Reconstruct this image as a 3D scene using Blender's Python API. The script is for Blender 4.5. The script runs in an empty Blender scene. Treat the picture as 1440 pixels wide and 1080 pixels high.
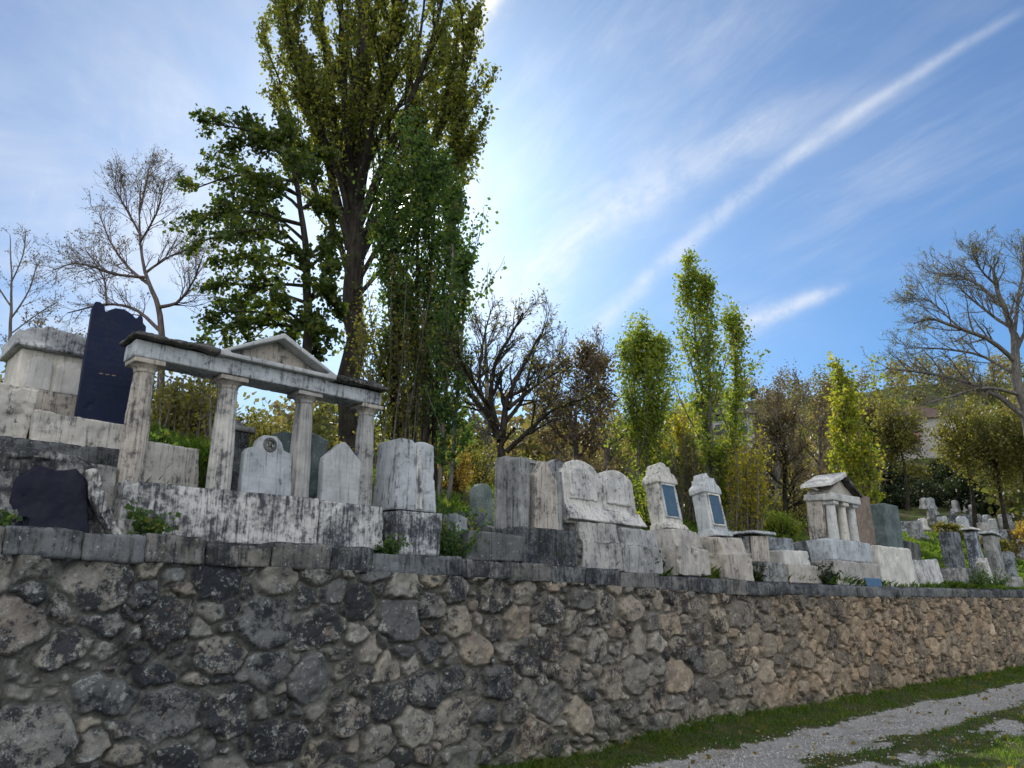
import bpy, bmesh, math, random
import numpy as np
from mathutils import Vector, Matrix
random.seed(11); RNG = np.random.default_rng(7)
sc = bpy.context.scene
C = sc.collection
PI = math.pi

# ------------------------------------------------------------------ camera frame
F = 1088.0; PITCH = math.atan(313 / F); CH = 1.65
CP, SP = math.cos(PITCH), math.sin(PITCH)
def ray(x, y):
    a = (x - 720) / F; b = (540 - y) / F
    return a, CP - SP * b, SP + CP * b
# ------------------------------------------------------------------ wall frame: u along the wall, v behind it
WO = (0.1513, 9.0376); WD = (0.72653, 0.68713); WN = (-0.68713, 0.72653); PERP = 6.4621; U0 = 6.3199
WA = math.atan2(WD[1], WD[0])
def W(u, v, z=0.0): return Vector((WO[0] + u * WD[0] + v * WN[0], WO[1] + u * WD[1] + v * WN[1], z))
def toUV(x, y): return x * WD[0] + y * WD[1] - U0, x * WN[0] + y * WN[1] - PERP
def wf(x, y, v=0.0):
    a, b, c = ray(x, y); s = (PERP + v) / (a * WN[0] + b * WN[1])
    u, _ = toUV(a * s, b * s); return u, CH + c * s
def P(x, y, D):                       # a point D metres ahead, seen at that pixel
    a, b, c = ray(x, y); s = D / b
    return Vector((a * s, D, CH + c * s))

# ------------------------------------------------------------------ numpy noise
def _h(ix, iy, iz, s):
    n = (ix * 374761393 + iy * 668265263 + iz * 2147483647 + s * 1274126177) & 0xffffffff
    n = ((n ^ (n >> 13)) * 1274126177) & 0xffffffff
    return ((n ^ (n >> 16)) & 0xffff) / 65535.0
def vnoise(x, y, z, s=0):
    x = np.asarray(x, float); y = np.asarray(y, float) + 0 * x; z = np.asarray(z, float) + 0 * x
    ix = np.floor(x).astype(np.int64); iy = np.floor(y).astype(np.int64); iz = np.floor(z).astype(np.int64)
    fx, fy, fz = x - ix, y - iy, z - iz
    fx = fx * fx * (3 - 2 * fx); fy = fy * fy * (3 - 2 * fy); fz = fz * fz * (3 - 2 * fz)
    r = 0
    for a in (0, 1):
        for b in (0, 1):
            for c in (0, 1):
                w = (fx if a else 1 - fx) * (fy if b else 1 - fy) * (fz if c else 1 - fz)
                r = r + w * _h(ix + a, iy + b, iz + c, s)
    return r * 2 - 1
def fbm(x, y, z, o=4, s=0):
    r = 0; a = 1.0; t = 0; k = 1.0
    for i in range(o):
        r = r + a * vnoise(np.asarray(x) * k, np.asarray(y) * k, np.asarray(z) * k, s + i); t += a; a *= 0.5; k *= 2.03
    return r / t
def sstep(a, b, x):
    t = np.clip((np.asarray(x, float) - a) / (b - a), 0, 1); return t * t * (3 - 2 * t)

# ------------------------------------------------------------------ objects
def props(o, label=None, cat=None, group=None, kind=None):
    for k, v in (('label', label), ('category', cat), ('group', group), ('kind', kind)):
        if v: o[k] = v
    return o
def empty(name, loc, rz=0.0, **k):
    o = bpy.data.objects.new(name, None); o.empty_display_size = 0.2; C.objects.link(o)
    o.location = loc; o.rotation_euler = (0, 0, rz); return props(o, **k)
def link(name, me, mat, parent=None, smooth=True, **k):
    o = bpy.data.objects.new(name, me); C.objects.link(o)
    if mat and not me.materials: me.materials.append(mat)
    if parent: o.parent = parent
    if smooth: me.polygons.foreach_set('use_smooth', np.ones(len(me.polygons), bool))
    return props(o, **k)
def mesh_np(verts, faces, attrs=None):
    verts = np.asarray(verts, np.float32); faces = np.asarray(faces, np.int32)
    me = bpy.data.meshes.new('m'); n = faces.shape[1]
    me.vertices.add(len(verts)); me.vertices.foreach_set('co', verts.ravel())
    me.loops.add(faces.size); me.loops.foreach_set('vertex_index', faces.ravel())
    me.polygons.add(len(faces)); me.polygons.foreach_set('loop_start', np.arange(0, faces.size, n, dtype=np.int32))
    for k, a in (attrs or {}).items():
        at = me.attributes.new(k, 'FLOAT', 'POINT'); at.data.foreach_set('value', np.asarray(a, np.float32))
    me.update(calc_edges=True); return me

class Tubes:
    def __init__(self): self.v = []; self.f = []; self.n = 0
    def add(self, pts, rad, k=5):
        m = len(pts)
        if m < 2: return
        pts = np.asarray([tuple(p) for p in pts], float); rad = np.asarray(rad, float)
        tan = np.gradient(pts, axis=0); tan /= np.linalg.norm(tan, axis=1)[:, None] + 1e-9
        ref = np.array([0.31, 0.85, 0.42]) if abs(tan[:, 2]).mean() > .5 else np.array([0.05, 0.1, 1.0])
        a = np.cross(tan, ref); a /= np.linalg.norm(a, axis=1)[:, None] + 1e-9
        b = np.cross(tan, a); th = np.arange(k) * 2 * PI / k
        ring = pts[:, None, :] + rad[:, None, None] * (np.cos(th)[None, :, None] * a[:, None, :] + np.sin(th)[None, :, None] * b[:, None, :])
        self.v.append(ring.reshape(-1, 3)); i = np.arange(m - 1)[:, None] * k; j = np.arange(k)[None, :]; j2 = (j + 1) % k
        self.f.append((self.n + np.stack([i + j, i + j2, i + k + j2, i + k + j], -1)).reshape(-1, 4)); self.n += m * k
    def mesh(self, origin): return mesh_np(np.concatenate(self.v) - np.array(origin), np.concatenate(self.f))

class Solid:                          # closed solids merged and worn by a voxel remesh
    def __init__(self): self.bm = bmesh.new()
    def prism(self, poly, y0, y1, inset=0.0):
        f = []; b = []
        cx = sum(p[0] for p in poly) / len(poly); cz = sum(p[1] for p in poly) / len(poly)
        for x, z in poly:
            f.append(self.bm.verts.new((x, y0, z))); b.append(self.bm.verts.new((x + (cx - x) * inset, y1, z)))
        n = len(poly); self.bm.faces.new(f); self.bm.faces.new(b[::-1])
        for i in range(n): self.bm.faces.new((f[i], b[i], b[(i + 1) % n], f[(i + 1) % n]))
    def box(self, x0, x1, y0, y1, z0, z1, tx=0.0, ty=0.0, jit=0.0):
        j = lambda: random.uniform(-jit, jit)
        q = [(x0, y0, z0), (x1, y0, z0), (x1, y1, z0), (x0, y1, z0), (x0 + tx, y0 + ty, z1), (x1 - tx, y0 + ty, z1), (x1 - tx, y1 - ty, z1), (x0 + tx, y1 - ty, z1)]
        v = [self.bm.verts.new((a + j(), b + j(), c + j())) for a, b, c in q]
        for f in ((3, 2, 1, 0), (4, 5, 6, 7), (0, 1, 5, 4), (1, 2, 6, 5), (2, 3, 7, 6), (3, 0, 4, 7)): self.bm.faces.new([v[i] for i in f])
    def cyl(self, cx, cy, z0, z1, r0, r1, n=20):
        a = []; b = []
        for i in range(n):
            t = 2 * PI * i / n; a.append(self.bm.verts.new((cx + r0 * math.cos(t), cy + r0 * math.sin(t), z0))); b.append(self.bm.verts.new((cx + r1 * math.cos(t), cy + r1 * math.sin(t), z1)))
        self.bm.faces.new(a[::-1]); self.bm.faces.new(b)
        for i in range(n): self.bm.faces.new((a[i], a[(i + 1) % n], b[(i + 1) % n], b[i]))
    def tilt(self, ang, pivot=(0, 0, 0), axis='X'):
        bmesh.ops.rotate(self.bm, verts=self.bm.verts, cent=pivot, matrix=Matrix.Rotation(ang, 3, axis)); return self
    def build(self, name, mat, parent, vox=0.015, amp=0.006, freq=6.0, **k):
        bmesh.ops.recalc_face_normals(self.bm, faces=self.bm.faces)
        me = bpy.data.meshes.new('t'); self.bm.to_mesh(me); self.bm.free()
        o = bpy.data.objects.new('t', me); C.objects.link(o)
        m = o.modifiers.new('r', 'REMESH'); m.mode = 'VOXEL'; m.voxel_size = vox
        dg = bpy.context.evaluated_depsgraph_get(); out = bpy.data.meshes.new_from_object(o.evaluated_get(dg))
        bpy.data.objects.remove(o); bpy.data.meshes.remove(me)
        n = len(out.vertices); co = np.empty(n * 3, np.float32); no = np.empty(n * 3, np.float32)
        out.vertices.foreach_get('co', co); out.vertices.foreach_get('normal', no); co = co.reshape(-1, 3); no = no.reshape(-1, 3)
        s = random.uniform(0, 90); p = co * freq + s
        d = fbm(p[:, 0], p[:, 1], p[:, 2], 4) * amp
        q = co * freq * 2.2 + s; ch = fbm(q[:, 0], q[:, 1], q[:, 2], 2, 9)
        d -= np.clip(ch - 0.42, 0, 1) * amp * 4
        co += no * d[:, None]
        out.vertices.foreach_set('co', co.ravel()); out.update()
        return link(name, out, mat, parent, **k)

# ------------------------------------------------------------------ materials
class NT:
    def __init__(self, tree): self.t = tree; self.n = tree.nodes; self.l = tree.links
    def new(self, typ, **k):
        n = self.n.new(typ)
        for a, v in k.items(): setattr(n, a, v)
        return n
    def put(self, sock, val):
        if isinstance(val, bpy.types.NodeSocket): self.l.new(val, sock)
        elif val is not None:
            try: sock.default_value = val
            except Exception: sock.default_value = (*val, 1.0)
    def math(self, op, a, b=None, c=None, clamp=False):
        n = self.new('ShaderNodeMath', operation=op, use_clamp=clamp)
        for i, v in enumerate((a, b, c)):
            if v is not None: self.put(n.inputs[i], v)
        return n.outputs[0]
    def vm(self, op, a, b=None, out=0):
        n = self.new('ShaderNodeVectorMath', operation=op); self.put(n.inputs[0], a)
        if b is not None: self.put(n.inputs['Scale'] if op == 'SCALE' else n.inputs[1], b)
        return n.outputs[out]
    def noise(self, vec, scale, detail=4, rough=0.55, dist=0.0):
        n = self.new('ShaderNodeTexNoise'); self.put(n.inputs['Vector'], vec); n.inputs['Scale'].default_value = scale
        n.inputs['Detail'].default_value = detail; n.inputs['Roughness'].default_value = rough; n.inputs['Distortion'].default_value = dist
        return n.outputs[0]
    def rng(self, v, a, b, c=0.0, d=1.0, smooth=True):
        n = self.new('ShaderNodeMapRange'); n.interpolation_type = 'SMOOTHSTEP' if smooth else 'LINEAR'
        self.put(n.inputs[0], v)
        for i, q in enumerate((a, b, c, d)): n.inputs[i + 1].default_value = q
        return n.outputs[0]
    def mix(self, f, a, b, bt='MIX'):
        n = self.new('ShaderNodeMix', data_type='RGBA', blend_type=bt); self.put(n.inputs[0], f)
        self.put(n.inputs[6], a); self.put(n.inputs[7], b); return n.outputs[2]
    def ramp(self, f, stops):
        n = self.new('ShaderNodeValToRGB'); self.put(n.inputs[0], f); e = n.color_ramp.elements
        while len(e) < len(stops): e.new(0.5)
        for x, (p, c) in zip(e, stops): x.position = p; x.color = (*c, 1)
        return n.outputs[0]
    def scale(self, vec, s):
        return self.vm('MULTIPLY', vec, s)
def material(name, rough=0.85, spec=0.3):
    m = bpy.data.materials.new(name); m.use_nodes = True; t = NT(m.node_tree); b = m.node_tree.nodes['Principled BSDF']
    b.inputs['Roughness'].default_value = rough; b.inputs['Specular IOR Level'].default_value = spec
    t.b = b; t.pos = t.new('ShaderNodeNewGeometry').outputs['Position']; t.obj = t.new('ShaderNodeTexCoord').outputs['Object']
    return m, t
def bump(t, h, strength=0.4, dist=0.02):
    n = t.new('ShaderNodeBump'); n.inputs['Strength'].default_value = strength; n.inputs['Distance'].default_value = dist
    t.put(n.inputs['Height'], h); t.l.new(n.outputs[0], t.b.inputs['Normal'])

def mat_marble(name, pale, mid, dark, stain=0.5, streak=0.5, seed=0.0, moss=0.0):
    m, t = material(name)
    p = t.vm('ADD', t.pos, (seed, seed * 1.7, seed * .3))
    n1 = t.noise(p, 3.2, 6, .65); n2 = t.noise(p, 17, 5, .7); n3 = t.noise(t.scale(p, (19, 19, 1.1)), 1.6, 5, .68, .5); n4 = t.noise(p, 60, 3, .7)
    c = t.mix(t.rng(n1, .35, .65), pale, mid)
    c = t.mix(t.math('MULTIPLY', t.rng(n3, .5, .72), streak), c, dark)
    s = t.math('ADD', t.math('MULTIPLY', n1, .3), t.math('ADD', t.math('MULTIPLY', n2, .4), t.math('MULTIPLY', n3, .3)))
    rn = t.new('ShaderNodeObjectInfo').outputs['Random']
    s = t.math('ADD', s, t.math('MULTIPLY', t.math('SUBTRACT', rn, .5), .085))
    nz = t.new('ShaderNodeSeparateXYZ'); t.put(nz.inputs[0], t.new('ShaderNodeNewGeometry').outputs['Normal'])
    s = t.math('ADD', s, t.math('MULTIPLY', t.rng(nz.outputs[2], .35, .9), .07))
    c = t.mix(t.math('FRACT', t.math('MULTIPLY', rn, 7.3)), t.mix(1, c, (1.06, 1.0, .90), 'MULTIPLY'), t.mix(1, c, (.80, .86, .92), 'MULTIPLY'))
    c = t.mix(t.math('MULTIPLY', t.rng(s, .64 - .22 * stain, .74 - .18 * stain), .92), c, dark)
    c = t.mix(t.math('MULTIPLY', t.rng(n4, .6, .72), .55), c, tuple(x * .35 for x in pale))
    c = t.mix(t.math('MULTIPLY', t.rng(t.noise(p, 40, 2, .5), .66, .72), .5), c, (.52, .52, .46))
    if moss: c = t.mix(t.math('MULTIPLY', t.rng(t.noise(p, 7, 5, .7), .52, .66), moss), c, (.035, .05, .018))
    t.put(t.b.inputs['Base Color'], c)
    bump(t, t.math('ADD', t.math('MULTIPLY', n2, .6), t.math('MULTIPLY', n4, .5)), .55, .012); return m
M = {}
M['pale'] = mat_marble('pale_marble', (.60, .60, .60), (.42, .425, .43), (.06, .065, .075), .54, .62, 1)
M['white'] = mat_marble('white_marble', (.66, .66, .65), (.47, .475, .475), (.075, .08, .09), .46, .58, 5)
M['mottled'] = mat_marble('mottled_marble', (.58, .59, .61), (.33, .34, .36), (.03, .035, .046), .84, .8, 9)
M['lichened'] = mat_marble('lichened_stone', (.36, .37, .38), (.2, .205, .215), (.025, .028, .036), .75, .8, 14, .25)
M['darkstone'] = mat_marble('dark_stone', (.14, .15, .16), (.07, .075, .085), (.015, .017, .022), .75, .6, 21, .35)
M['warm'] = mat_marble('warm_stone', (.47, .445, .42), (.32, .305, .295), (.05, .051, .057), .57, .68, 27)
M['brown'] = mat_marble('brown_stone', (.26, .2, .16), (.16, .13, .11), (.03, .03, .03), .4, .6, 33)
M['coping'] = mat_marble('coping_stone', (.19, .19, .192), (.085, .088, .094), (.018, .02, .026), .8, .75, 41, .3)
M['roofslab'] = mat_marble('mossy_slab', (.15, .14, .13), (.07, .068, .065), (.012, .012, .013), .8, .4, 47, .5)
M['rough_dark'] = mat_marble('rough_dark_stone', (.27, .28, .30), (.12, .125, .135), (.02, .023, .03), .95, .8, 71, .2)
M['green_slab'] = mat_marble('green_slab', (.15, .19, .195), (.08, .105, .11), (.02, .025, .03), .3, .5, 51)
def mat_gloss(name, col, col2, rough):
    m, t = material(name, rough, .22); n = t.noise(t.pos, 9, 6, .7)
    c = t.mix(t.rng(n, .4, .7), col, col2); c = t.mix(t.math('MULTIPLY', t.rng(t.noise(t.pos, 45, 4, .7), .6, .75), .16), c, (.2, .22, .27))
    t.put(t.b.inputs['Base Color'], c); t.put(t.b.inputs['Roughness'], t.rng(n, .3, .7, rough, rough + .25)); bump(t, n, .1, .01); return m
def inscribed(m, amount, x0, z0, z1, pitch):
    t = NT(m.node_tree); b = m.node_tree.nodes['Principled BSDF']; o = t.new('ShaderNodeTexCoord').outputs['Object']; s = t.new('ShaderNodeSeparateXYZ'); t.put(s.inputs[0], o)
    x, y, z = s.outputs; line = t.rng(t.math('SINE', t.math('MULTIPLY', z, 2 * PI / pitch)), .1, .5); mk = t.rng(t.noise(t.scale(o, (1, .1, .6)), 95, 2, .5), .5, .56)
    ok = t.math('MULTIPLY', t.math('LESS_THAN', t.math('ABSOLUTE', x), x0), t.math('MULTIPLY', t.math('GREATER_THAN', z, z0), t.math('LESS_THAN', z, z1))); ok = t.math('MULTIPLY', ok, t.math('LESS_THAN', y, .28))
    f = t.math('MULTIPLY', t.math('MULTIPLY', line, mk), t.math('MULTIPLY', ok, t.rng(t.noise(o, 6, 3, .6), .4, .65, .0, amount * .6)))
    src = b.inputs['Base Color'].links[0].from_socket; dark = t.mix(1, src, (.3, .3, .32), 'MULTIPLY') if amount > .55 else (.05, .05, .065)
    t.put(b.inputs['Base Color'], t.mix(f, src, dark)); return m
M['tablet_stone'] = inscribed(mat_marble('tablet_marble', (.55, .55, .55), (.39, .395, .4), (.09, .095, .1), .46, .55, 61), .56, .19, .08, .44, .055)
M['navy'] = mat_gloss('navy_granite', (.004, .009, .034), (.007, .014, .045), .5)
M['navy'] = inscribed(M['navy'], .5, .19, .25, .98, .06)
M['black'] = mat_gloss('black_granite', (.004, .006, .018), (.008, .010, .024), .45)
M['tablet'] = mat_gloss('blue_slate', (.05, .10, .16), (.075, .13, .19), .45)
M['plaque'] = mat_gloss('blue_plaque', (.06, .13, .24), (.09, .16, .26), .5)

def mat_wall():
    m, t = material('rubble_stone', .9, .2)
    at = lambda n: t.new('ShaderNodeAttribute', attribute_name=n).outputs['Fac']
    r, r2, mo = at('rnd'), at('rnd2'), at('mortar')
    off = t.new('ShaderNodeCombineXYZ'); t.put(off.inputs[0], t.math('MULTIPLY', r, 37)); t.put(off.inputs[2], t.math('MULTIPLY', r2, 23))
    p = t.vm('ADD', t.obj, off.outputs[0])
    n1 = t.noise(p, 5, 6, .68); n2 = t.noise(p, 26, 6, .72); n3 = t.noise(t.obj, .9, 4, .6); n4 = t.noise(p, 90, 3, .7)
    base = t.ramp(r, [(0, (.075, .08, .09)), (.22, (.17, .165, .155)), (.4, (.31, .285, .24)), (.55, (.21, .185, .15)), (.7, (.38, .345, .285)), (.84, (.29, .225, .175)), (.93, (.39, .325, .235)), (1, (.5, .47, .42))])
    base = t.mix(.2, base, (.30, .275, .23)); c = t.mix(t.rng(t.noise(p, 7, 5, .7), .36, .64), base, t.mix(.55, base, (.1, .098, .095)))
    dk = t.math('ADD', t.math('MULTIPLY', n1, .6), t.math('MULTIPLY', n2, .4))
    dk = t.math('ADD', dk, t.math('MULTIPLY', t.math('SUBTRACT', r2, .5), .13))
    sep = t.new('ShaderNodeSeparateXYZ'); t.put(sep.inputs[0], t.obj)
    dk = t.math('ADD', dk, t.rng(sep.outputs[0], -5, 6, .03, -.045, False))
    c = t.mix(t.math('MULTIPLY', t.rng(dk, .475, .56), .9), c, (.02, .023, .03))
    c = t.mix(t.math('MULTIPLY', t.rng(t.math('ADD', t.math('MULTIPLY', t.noise(p, 9, 5, .7), .5), t.math('MULTIPLY', n2, .5)), .53, .62), .75), c, (.48, .46, .40))
    c = t.mix(t.math('MULTIPLY', t.rng(n4, .58, .7), .5), c, (.035, .037, .04))
    c = t.mix(t.math('MULTIPLY', t.rng(t.noise(p, 12, 4, .6), .62, .72), .5), c, (.3, .2, .13))
    mc = t.mix(t.rng(n2, .35, .7), (.10, .096, .084), (.23, .212, .178))
    mc = t.mix(t.rng(t.noise(t.obj, 3, 5, .7), .5, .68), mc, (.045, .048, .04))
    c = t.mix(mo, c, mc)
    c = t.mix(t.math('MULTIPLY', t.rng(n3, .5, .68), .4), c, t.mix(1, c, (.45, .48, .5), 'MULTIPLY'))
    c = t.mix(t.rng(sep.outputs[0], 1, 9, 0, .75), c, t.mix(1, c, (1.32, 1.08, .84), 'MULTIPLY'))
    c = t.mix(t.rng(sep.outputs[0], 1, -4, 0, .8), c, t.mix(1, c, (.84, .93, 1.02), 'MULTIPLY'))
    z = t.new('ShaderNodeSeparateXYZ'); t.put(z.inputs[0], t.obj)
    c = t.mix(t.math('MULTIPLY', t.math('MULTIPLY', t.rng(z.outputs[2], .5, .05), t.rng(t.noise(t.obj, 6, 5, .7), .45, .62)), .6), c, (.04, .055, .02))
    t.put(t.b.inputs['Base Color'], c)
    bump(t, t.math('MULTIPLY', t.math('ADD', t.math('MULTIPLY', n2, .8), t.math('MULTIPLY', n4, .5)), t.math('SUBTRACT', 1, t.math('MULTIPLY', mo, .65))), .9, .02); return m
M['wall'] = mat_wall()

def mat_ground():
    m, t = material('track_ground', .95, .1)
    g = t.new('ShaderNodeAttribute', attribute_name='gravel').outputs['Fac']
    n = t.noise(t.pos, 4, 6, .7); n2 = t.noise(t.pos, 35, 4, .75); v = t.new('ShaderNodeTexVoronoi'); t.put(v.inputs['Vector'], t.pos); v.inputs['Scale'].default_value = 55
    gr = t.mix(t.rng(n2, .35, .65), (.25, .245, .235), (.44, .435, .42)); gr = t.mix(t.math('MULTIPLY', v.outputs['Color'], .55), gr, (.17, .16, .15)); gr = t.mix(t.math('MULTIPLY', t.rng(t.noise(t.pos, 1.3, 5, .65), .48, .66), .5), gr, (.15, .13, .10))
    gs = t.mix(t.rng(n, .35, .65), (.035, .05, .014), (.075, .07, .035))
    c = t.mix(t.rng(t.math('ADD', g, t.math('MULTIPLY', t.math('SUBTRACT', n2, .5), .5)), .35, .65), gs, gr)
    t.put(t.b.inputs['Base Color'], c); bump(t, t.math('ADD', n2, t.math('MULTIPLY', v.outputs['Distance'], .8)), .7, .03); return m
M['ground'] = mat_ground()
def mat_hill():
    m, t = material('hillside_turf', .95, .1)
    n = t.noise(t.pos, .5, 6, .65); n2 = t.noise(t.pos, 6, 6, .75)
    c = t.mix(t.rng(n, .38, .62), (.035, .042, .016), (.065, .054, .028)); c = t.mix(t.rng(n2, .48, .66), c, (.05, .036, .024)); c = t.mix(t.rng(t.noise(t.pos, .8, 5, .65), .44, .6), c, (.085, .12, .025))
    t.put(t.b.inputs['Base Color'], c); bump(t, n2, .9, .12); return m
M['hill'] = mat_hill()
def mat_bark(name, a, b):
    m, t = material(name, .9, .15); n = t.noise(t.scale(t.pos, (14, 14, 2.4)), 1.0, 6, .7); n2 = t.noise(t.pos, 3, 3)
    c = t.mix(t.rng(n, .35, .65), a, b); c = t.mix(t.math('MULTIPLY', t.rng(n2, .5, .7), .4), c, (.07, .08, .045)); t.put(t.b.inputs['Base Color'], c); bump(t, n, .9, .03); return m
M['bark'] = mat_bark('dark_bark', (.017, .014, .012), (.05, .042, .035))
M['bark_grey'] = mat_bark('grey_bark', (.09, .082, .075), (.2, .185, .17))
M['bark_purple'] = mat_bark('purple_bark', (.09, .068, .064), (.19, .15, .14))
def mat_leaf(name, cols, trans=0.45):
    m = bpy.data.materials.new(name); m.use_nodes = True; t = NT(m.node_tree); t.n.remove(m.node_tree.nodes['Principled BSDF'])
    lv = t.new('ShaderNodeAttribute', attribute_name='lv').outputs['Fac']
    k = len(cols) - 1; c = t.ramp(lv, [(i / k, q) for i, q in enumerate(cols)])
    d = t.new('ShaderNodeBsdfPrincipled'); d.inputs['Roughness'].default_value = .55; d.inputs['Specular IOR Level'].default_value = .3; t.put(d.inputs['Base Color'], c)
    tr = t.new('ShaderNodeBsdfTranslucent'); t.put(tr.inputs[0], t.mix(1, c, (2.7, 2.7, 1.1), 'MULTIPLY'))
    mx = t.new('ShaderNodeMixShader'); mx.inputs[0].default_value = trans; t.l.new(d.outputs[0], mx.inputs[1]); t.l.new(tr.outputs[0], mx.inputs[2])
    t.l.new(mx.outputs[0], m.node_tree.nodes['Material Output'].inputs[0]); return m
M['l_poplar'] = mat_leaf('poplar_leaf', [(.04, .055, .02), (.085, .10, .03), (.14, .15, .045), (.22, .19, .05)], .55)
M['l_green'] = mat_leaf('green_leaf', [(.02, .05, .024), (.045, .09, .034), (.08, .13, .04), (.17, .16, .035)], .52)
M['l_maple'] = mat_leaf('maple_leaf', [(.018, .034, .012), (.035, .06, .016), (.065, .09, .02), (.13, .13, .028)], .42)
M['l_lime'] = mat_leaf('lime_leaf', [(.05, .085, .02), (.10, .145, .03), (.16, .19, .04), (.27, .25, .04)], .55)
M['l_yellow'] = mat_leaf('yellow_leaf', [(.09, .11, .02), (.16, .16, .025), (.28, .23, .03), (.4, .3, .03)], .5)
M['l_lemon'] = mat_leaf('lemon_leaf', [(.07, .11, .02), (.13, .165, .03), (.21, .21, .035), (.34, .28, .035)], .55)
M['l_olive'] = mat_leaf('olive_leaf', [(.045, .05, .018), (.085, .088, .03), (.135, .125, .04), (.2, .17, .05)])
M['l_orange'] = mat_leaf('orange_leaf', [(.07, .065, .025), (.14, .105, .035), (.21, .135, .04), (.27, .2, .045)])
M['l_brown'] = mat_leaf('brown_leaf', [(.04, .033, .03), (.075, .058, .048), (.11, .085, .062), (.16, .12, .065)], .4)
M['l_dark'] = mat_leaf('dark_leaf', [(.008, .014, .009), (.014, .024, .013), (.022, .036, .016), (.05, .055, .02)], .3)
M['grass'] = mat_leaf('grass_blade', [(.03, .065, .012), (.055, .105, .018), (.09, .14, .025), (.14, .14, .04)], .5)

# ------------------------------------------------------------------ terrain
def top_z(u): return np.interp(u, [-6, -5, -2, 0, 2.1, 3.8, 8, 12, 20, 40], [2.2, 2.2, 2.17, 2.14, 2.09, 2.04, 2.03, 2.04, 2.09, 2.12])
def hill_z(u, v):
    u = np.asarray(u, float); v = np.asarray(v, float)
    left = 1 - sstep(-2.2, 0.6, u)
    a1 = np.where(v < .9, 0, np.where(v < 7.0, .36 * (v - .9), 2.2 + .16 * (np.minimum(v, 85) - 7)))
    a2 = np.where(v < 1.0, 0, np.where(v < 1.6, 1.75 * (v - 1.0), np.where(v < 7, 1.05 + .26 * (v - 1.6), 2.45 + .16 * (np.minimum(v, 85) - 7))))
    q = np.clip(u - 15, 0, 150); b = .0016 * q * q * sstep(0.5, 8, v)
    z = 2.06 + a1 * (1 - left) + a2 * left + b
    z = z + fbm(u * .6, v * .6, 0, 3, 5) * .16 * sstep(.8, 3, v) + fbm(u * .05, v * .05, 3, 3, 8) * 2.2 * sstep(12, 60, v)
    return z
def ground_at(x, y):
    u, v = toUV(x, y); return float(hill_z(u, v)) if v > .3 else 0.0
def gravel_mask(u, w):
    wob = fbm(u * .35, w * .2, 1, 3, 3) * .16; e = fbm(u * 3.1, w * 3.1, 2, 4, 17) + .8 * fbm(u * 9, w * 9, 2, 3, 19)
    w2 = w + wob + e * .13
    a = sstep(.7, .93, w2) * (1 - sstep(1.95, 2.25, w2)); b = sstep(2.3, 2.5, w2) * (1 - sstep(2.85, 3.1, w2))
    patch = sstep(.05, .3, fbm(u * 1.1, w * 2.0, 6, 4, 21)) * sstep(1.5, 2.1, w)
    return np.clip(np.maximum(a, b * .95), 0, 1) * (1 - patch * .85)
def ground_z(u, w):
    m = .09 * sstep(.55, 3.0, u) * (1 - sstep(.1, .6, w)) + .045 * (1 - gravel_mask(u, w)) - .035 * np.exp(-((w - 1.15) / .25) ** 2) - .035 * np.exp(-((w - 2.65) / .22) ** 2)
    return (m + fbm(u * 1.3, w * 1.3, 4, 3, 2) * .025) * (1 - sstep(20, 60, np.abs(u))) * (w > -.1)
def grid_mesh(us, vs, zf, attrs=None):
    U, V = np.meshgrid(us, vs); u = U.ravel(); v = V.ravel(); z = zf(u, v); nu, nv = len(us), len(vs)
    i = (np.arange(nv - 1)[:, None] * nu + np.arange(nu - 1)[None, :]).ravel()
    return mesh_np(np.stack([u, v, z + 0 * u], 1), np.stack([i, i + 1, i + 1 + nu, i + nu], 1), {k: f(u, v) for k, f in (attrs or {}).items()})
us = np.concatenate([-np.geomspace(3000, 9, 26), np.arange(-8.5, -2, .2), np.arange(-2, 14, .045), np.arange(14, 34, .1), np.geomspace(34.5, 3000, 26)])
ws = np.concatenate([[-3000, -300, -5, -.25], np.arange(-.1, 5.5, .045), np.arange(5.6, 12, .2), np.geomspace(13, 3000, 22)])
me = grid_mesh(us, -ws[::-1], lambda u, v: ground_z(u, -v), {'gravel': lambda u, v: gravel_mask(u, -v)})
ground = link('ground', me, M['ground'], kind='structure'); ground.location = W(0, 0); ground.rotation_euler.z = WA
us = np.concatenate([-np.geomspace(300, 7.5, 22), np.arange(-7.2, 8, .16), np.arange(8, 40, .4), np.geomspace(41, 420, 40)])
vs = np.concatenate([np.arange(.38, 9, .16), np.arange(9, 40, .8), np.geomspace(41, 420, 40)])
hill = link('hillside', grid_mesh(us, vs, hill_z), M['hill'], kind='structure'); hill.location = W(0, 0); hill.rotation_euler.z = WA

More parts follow.
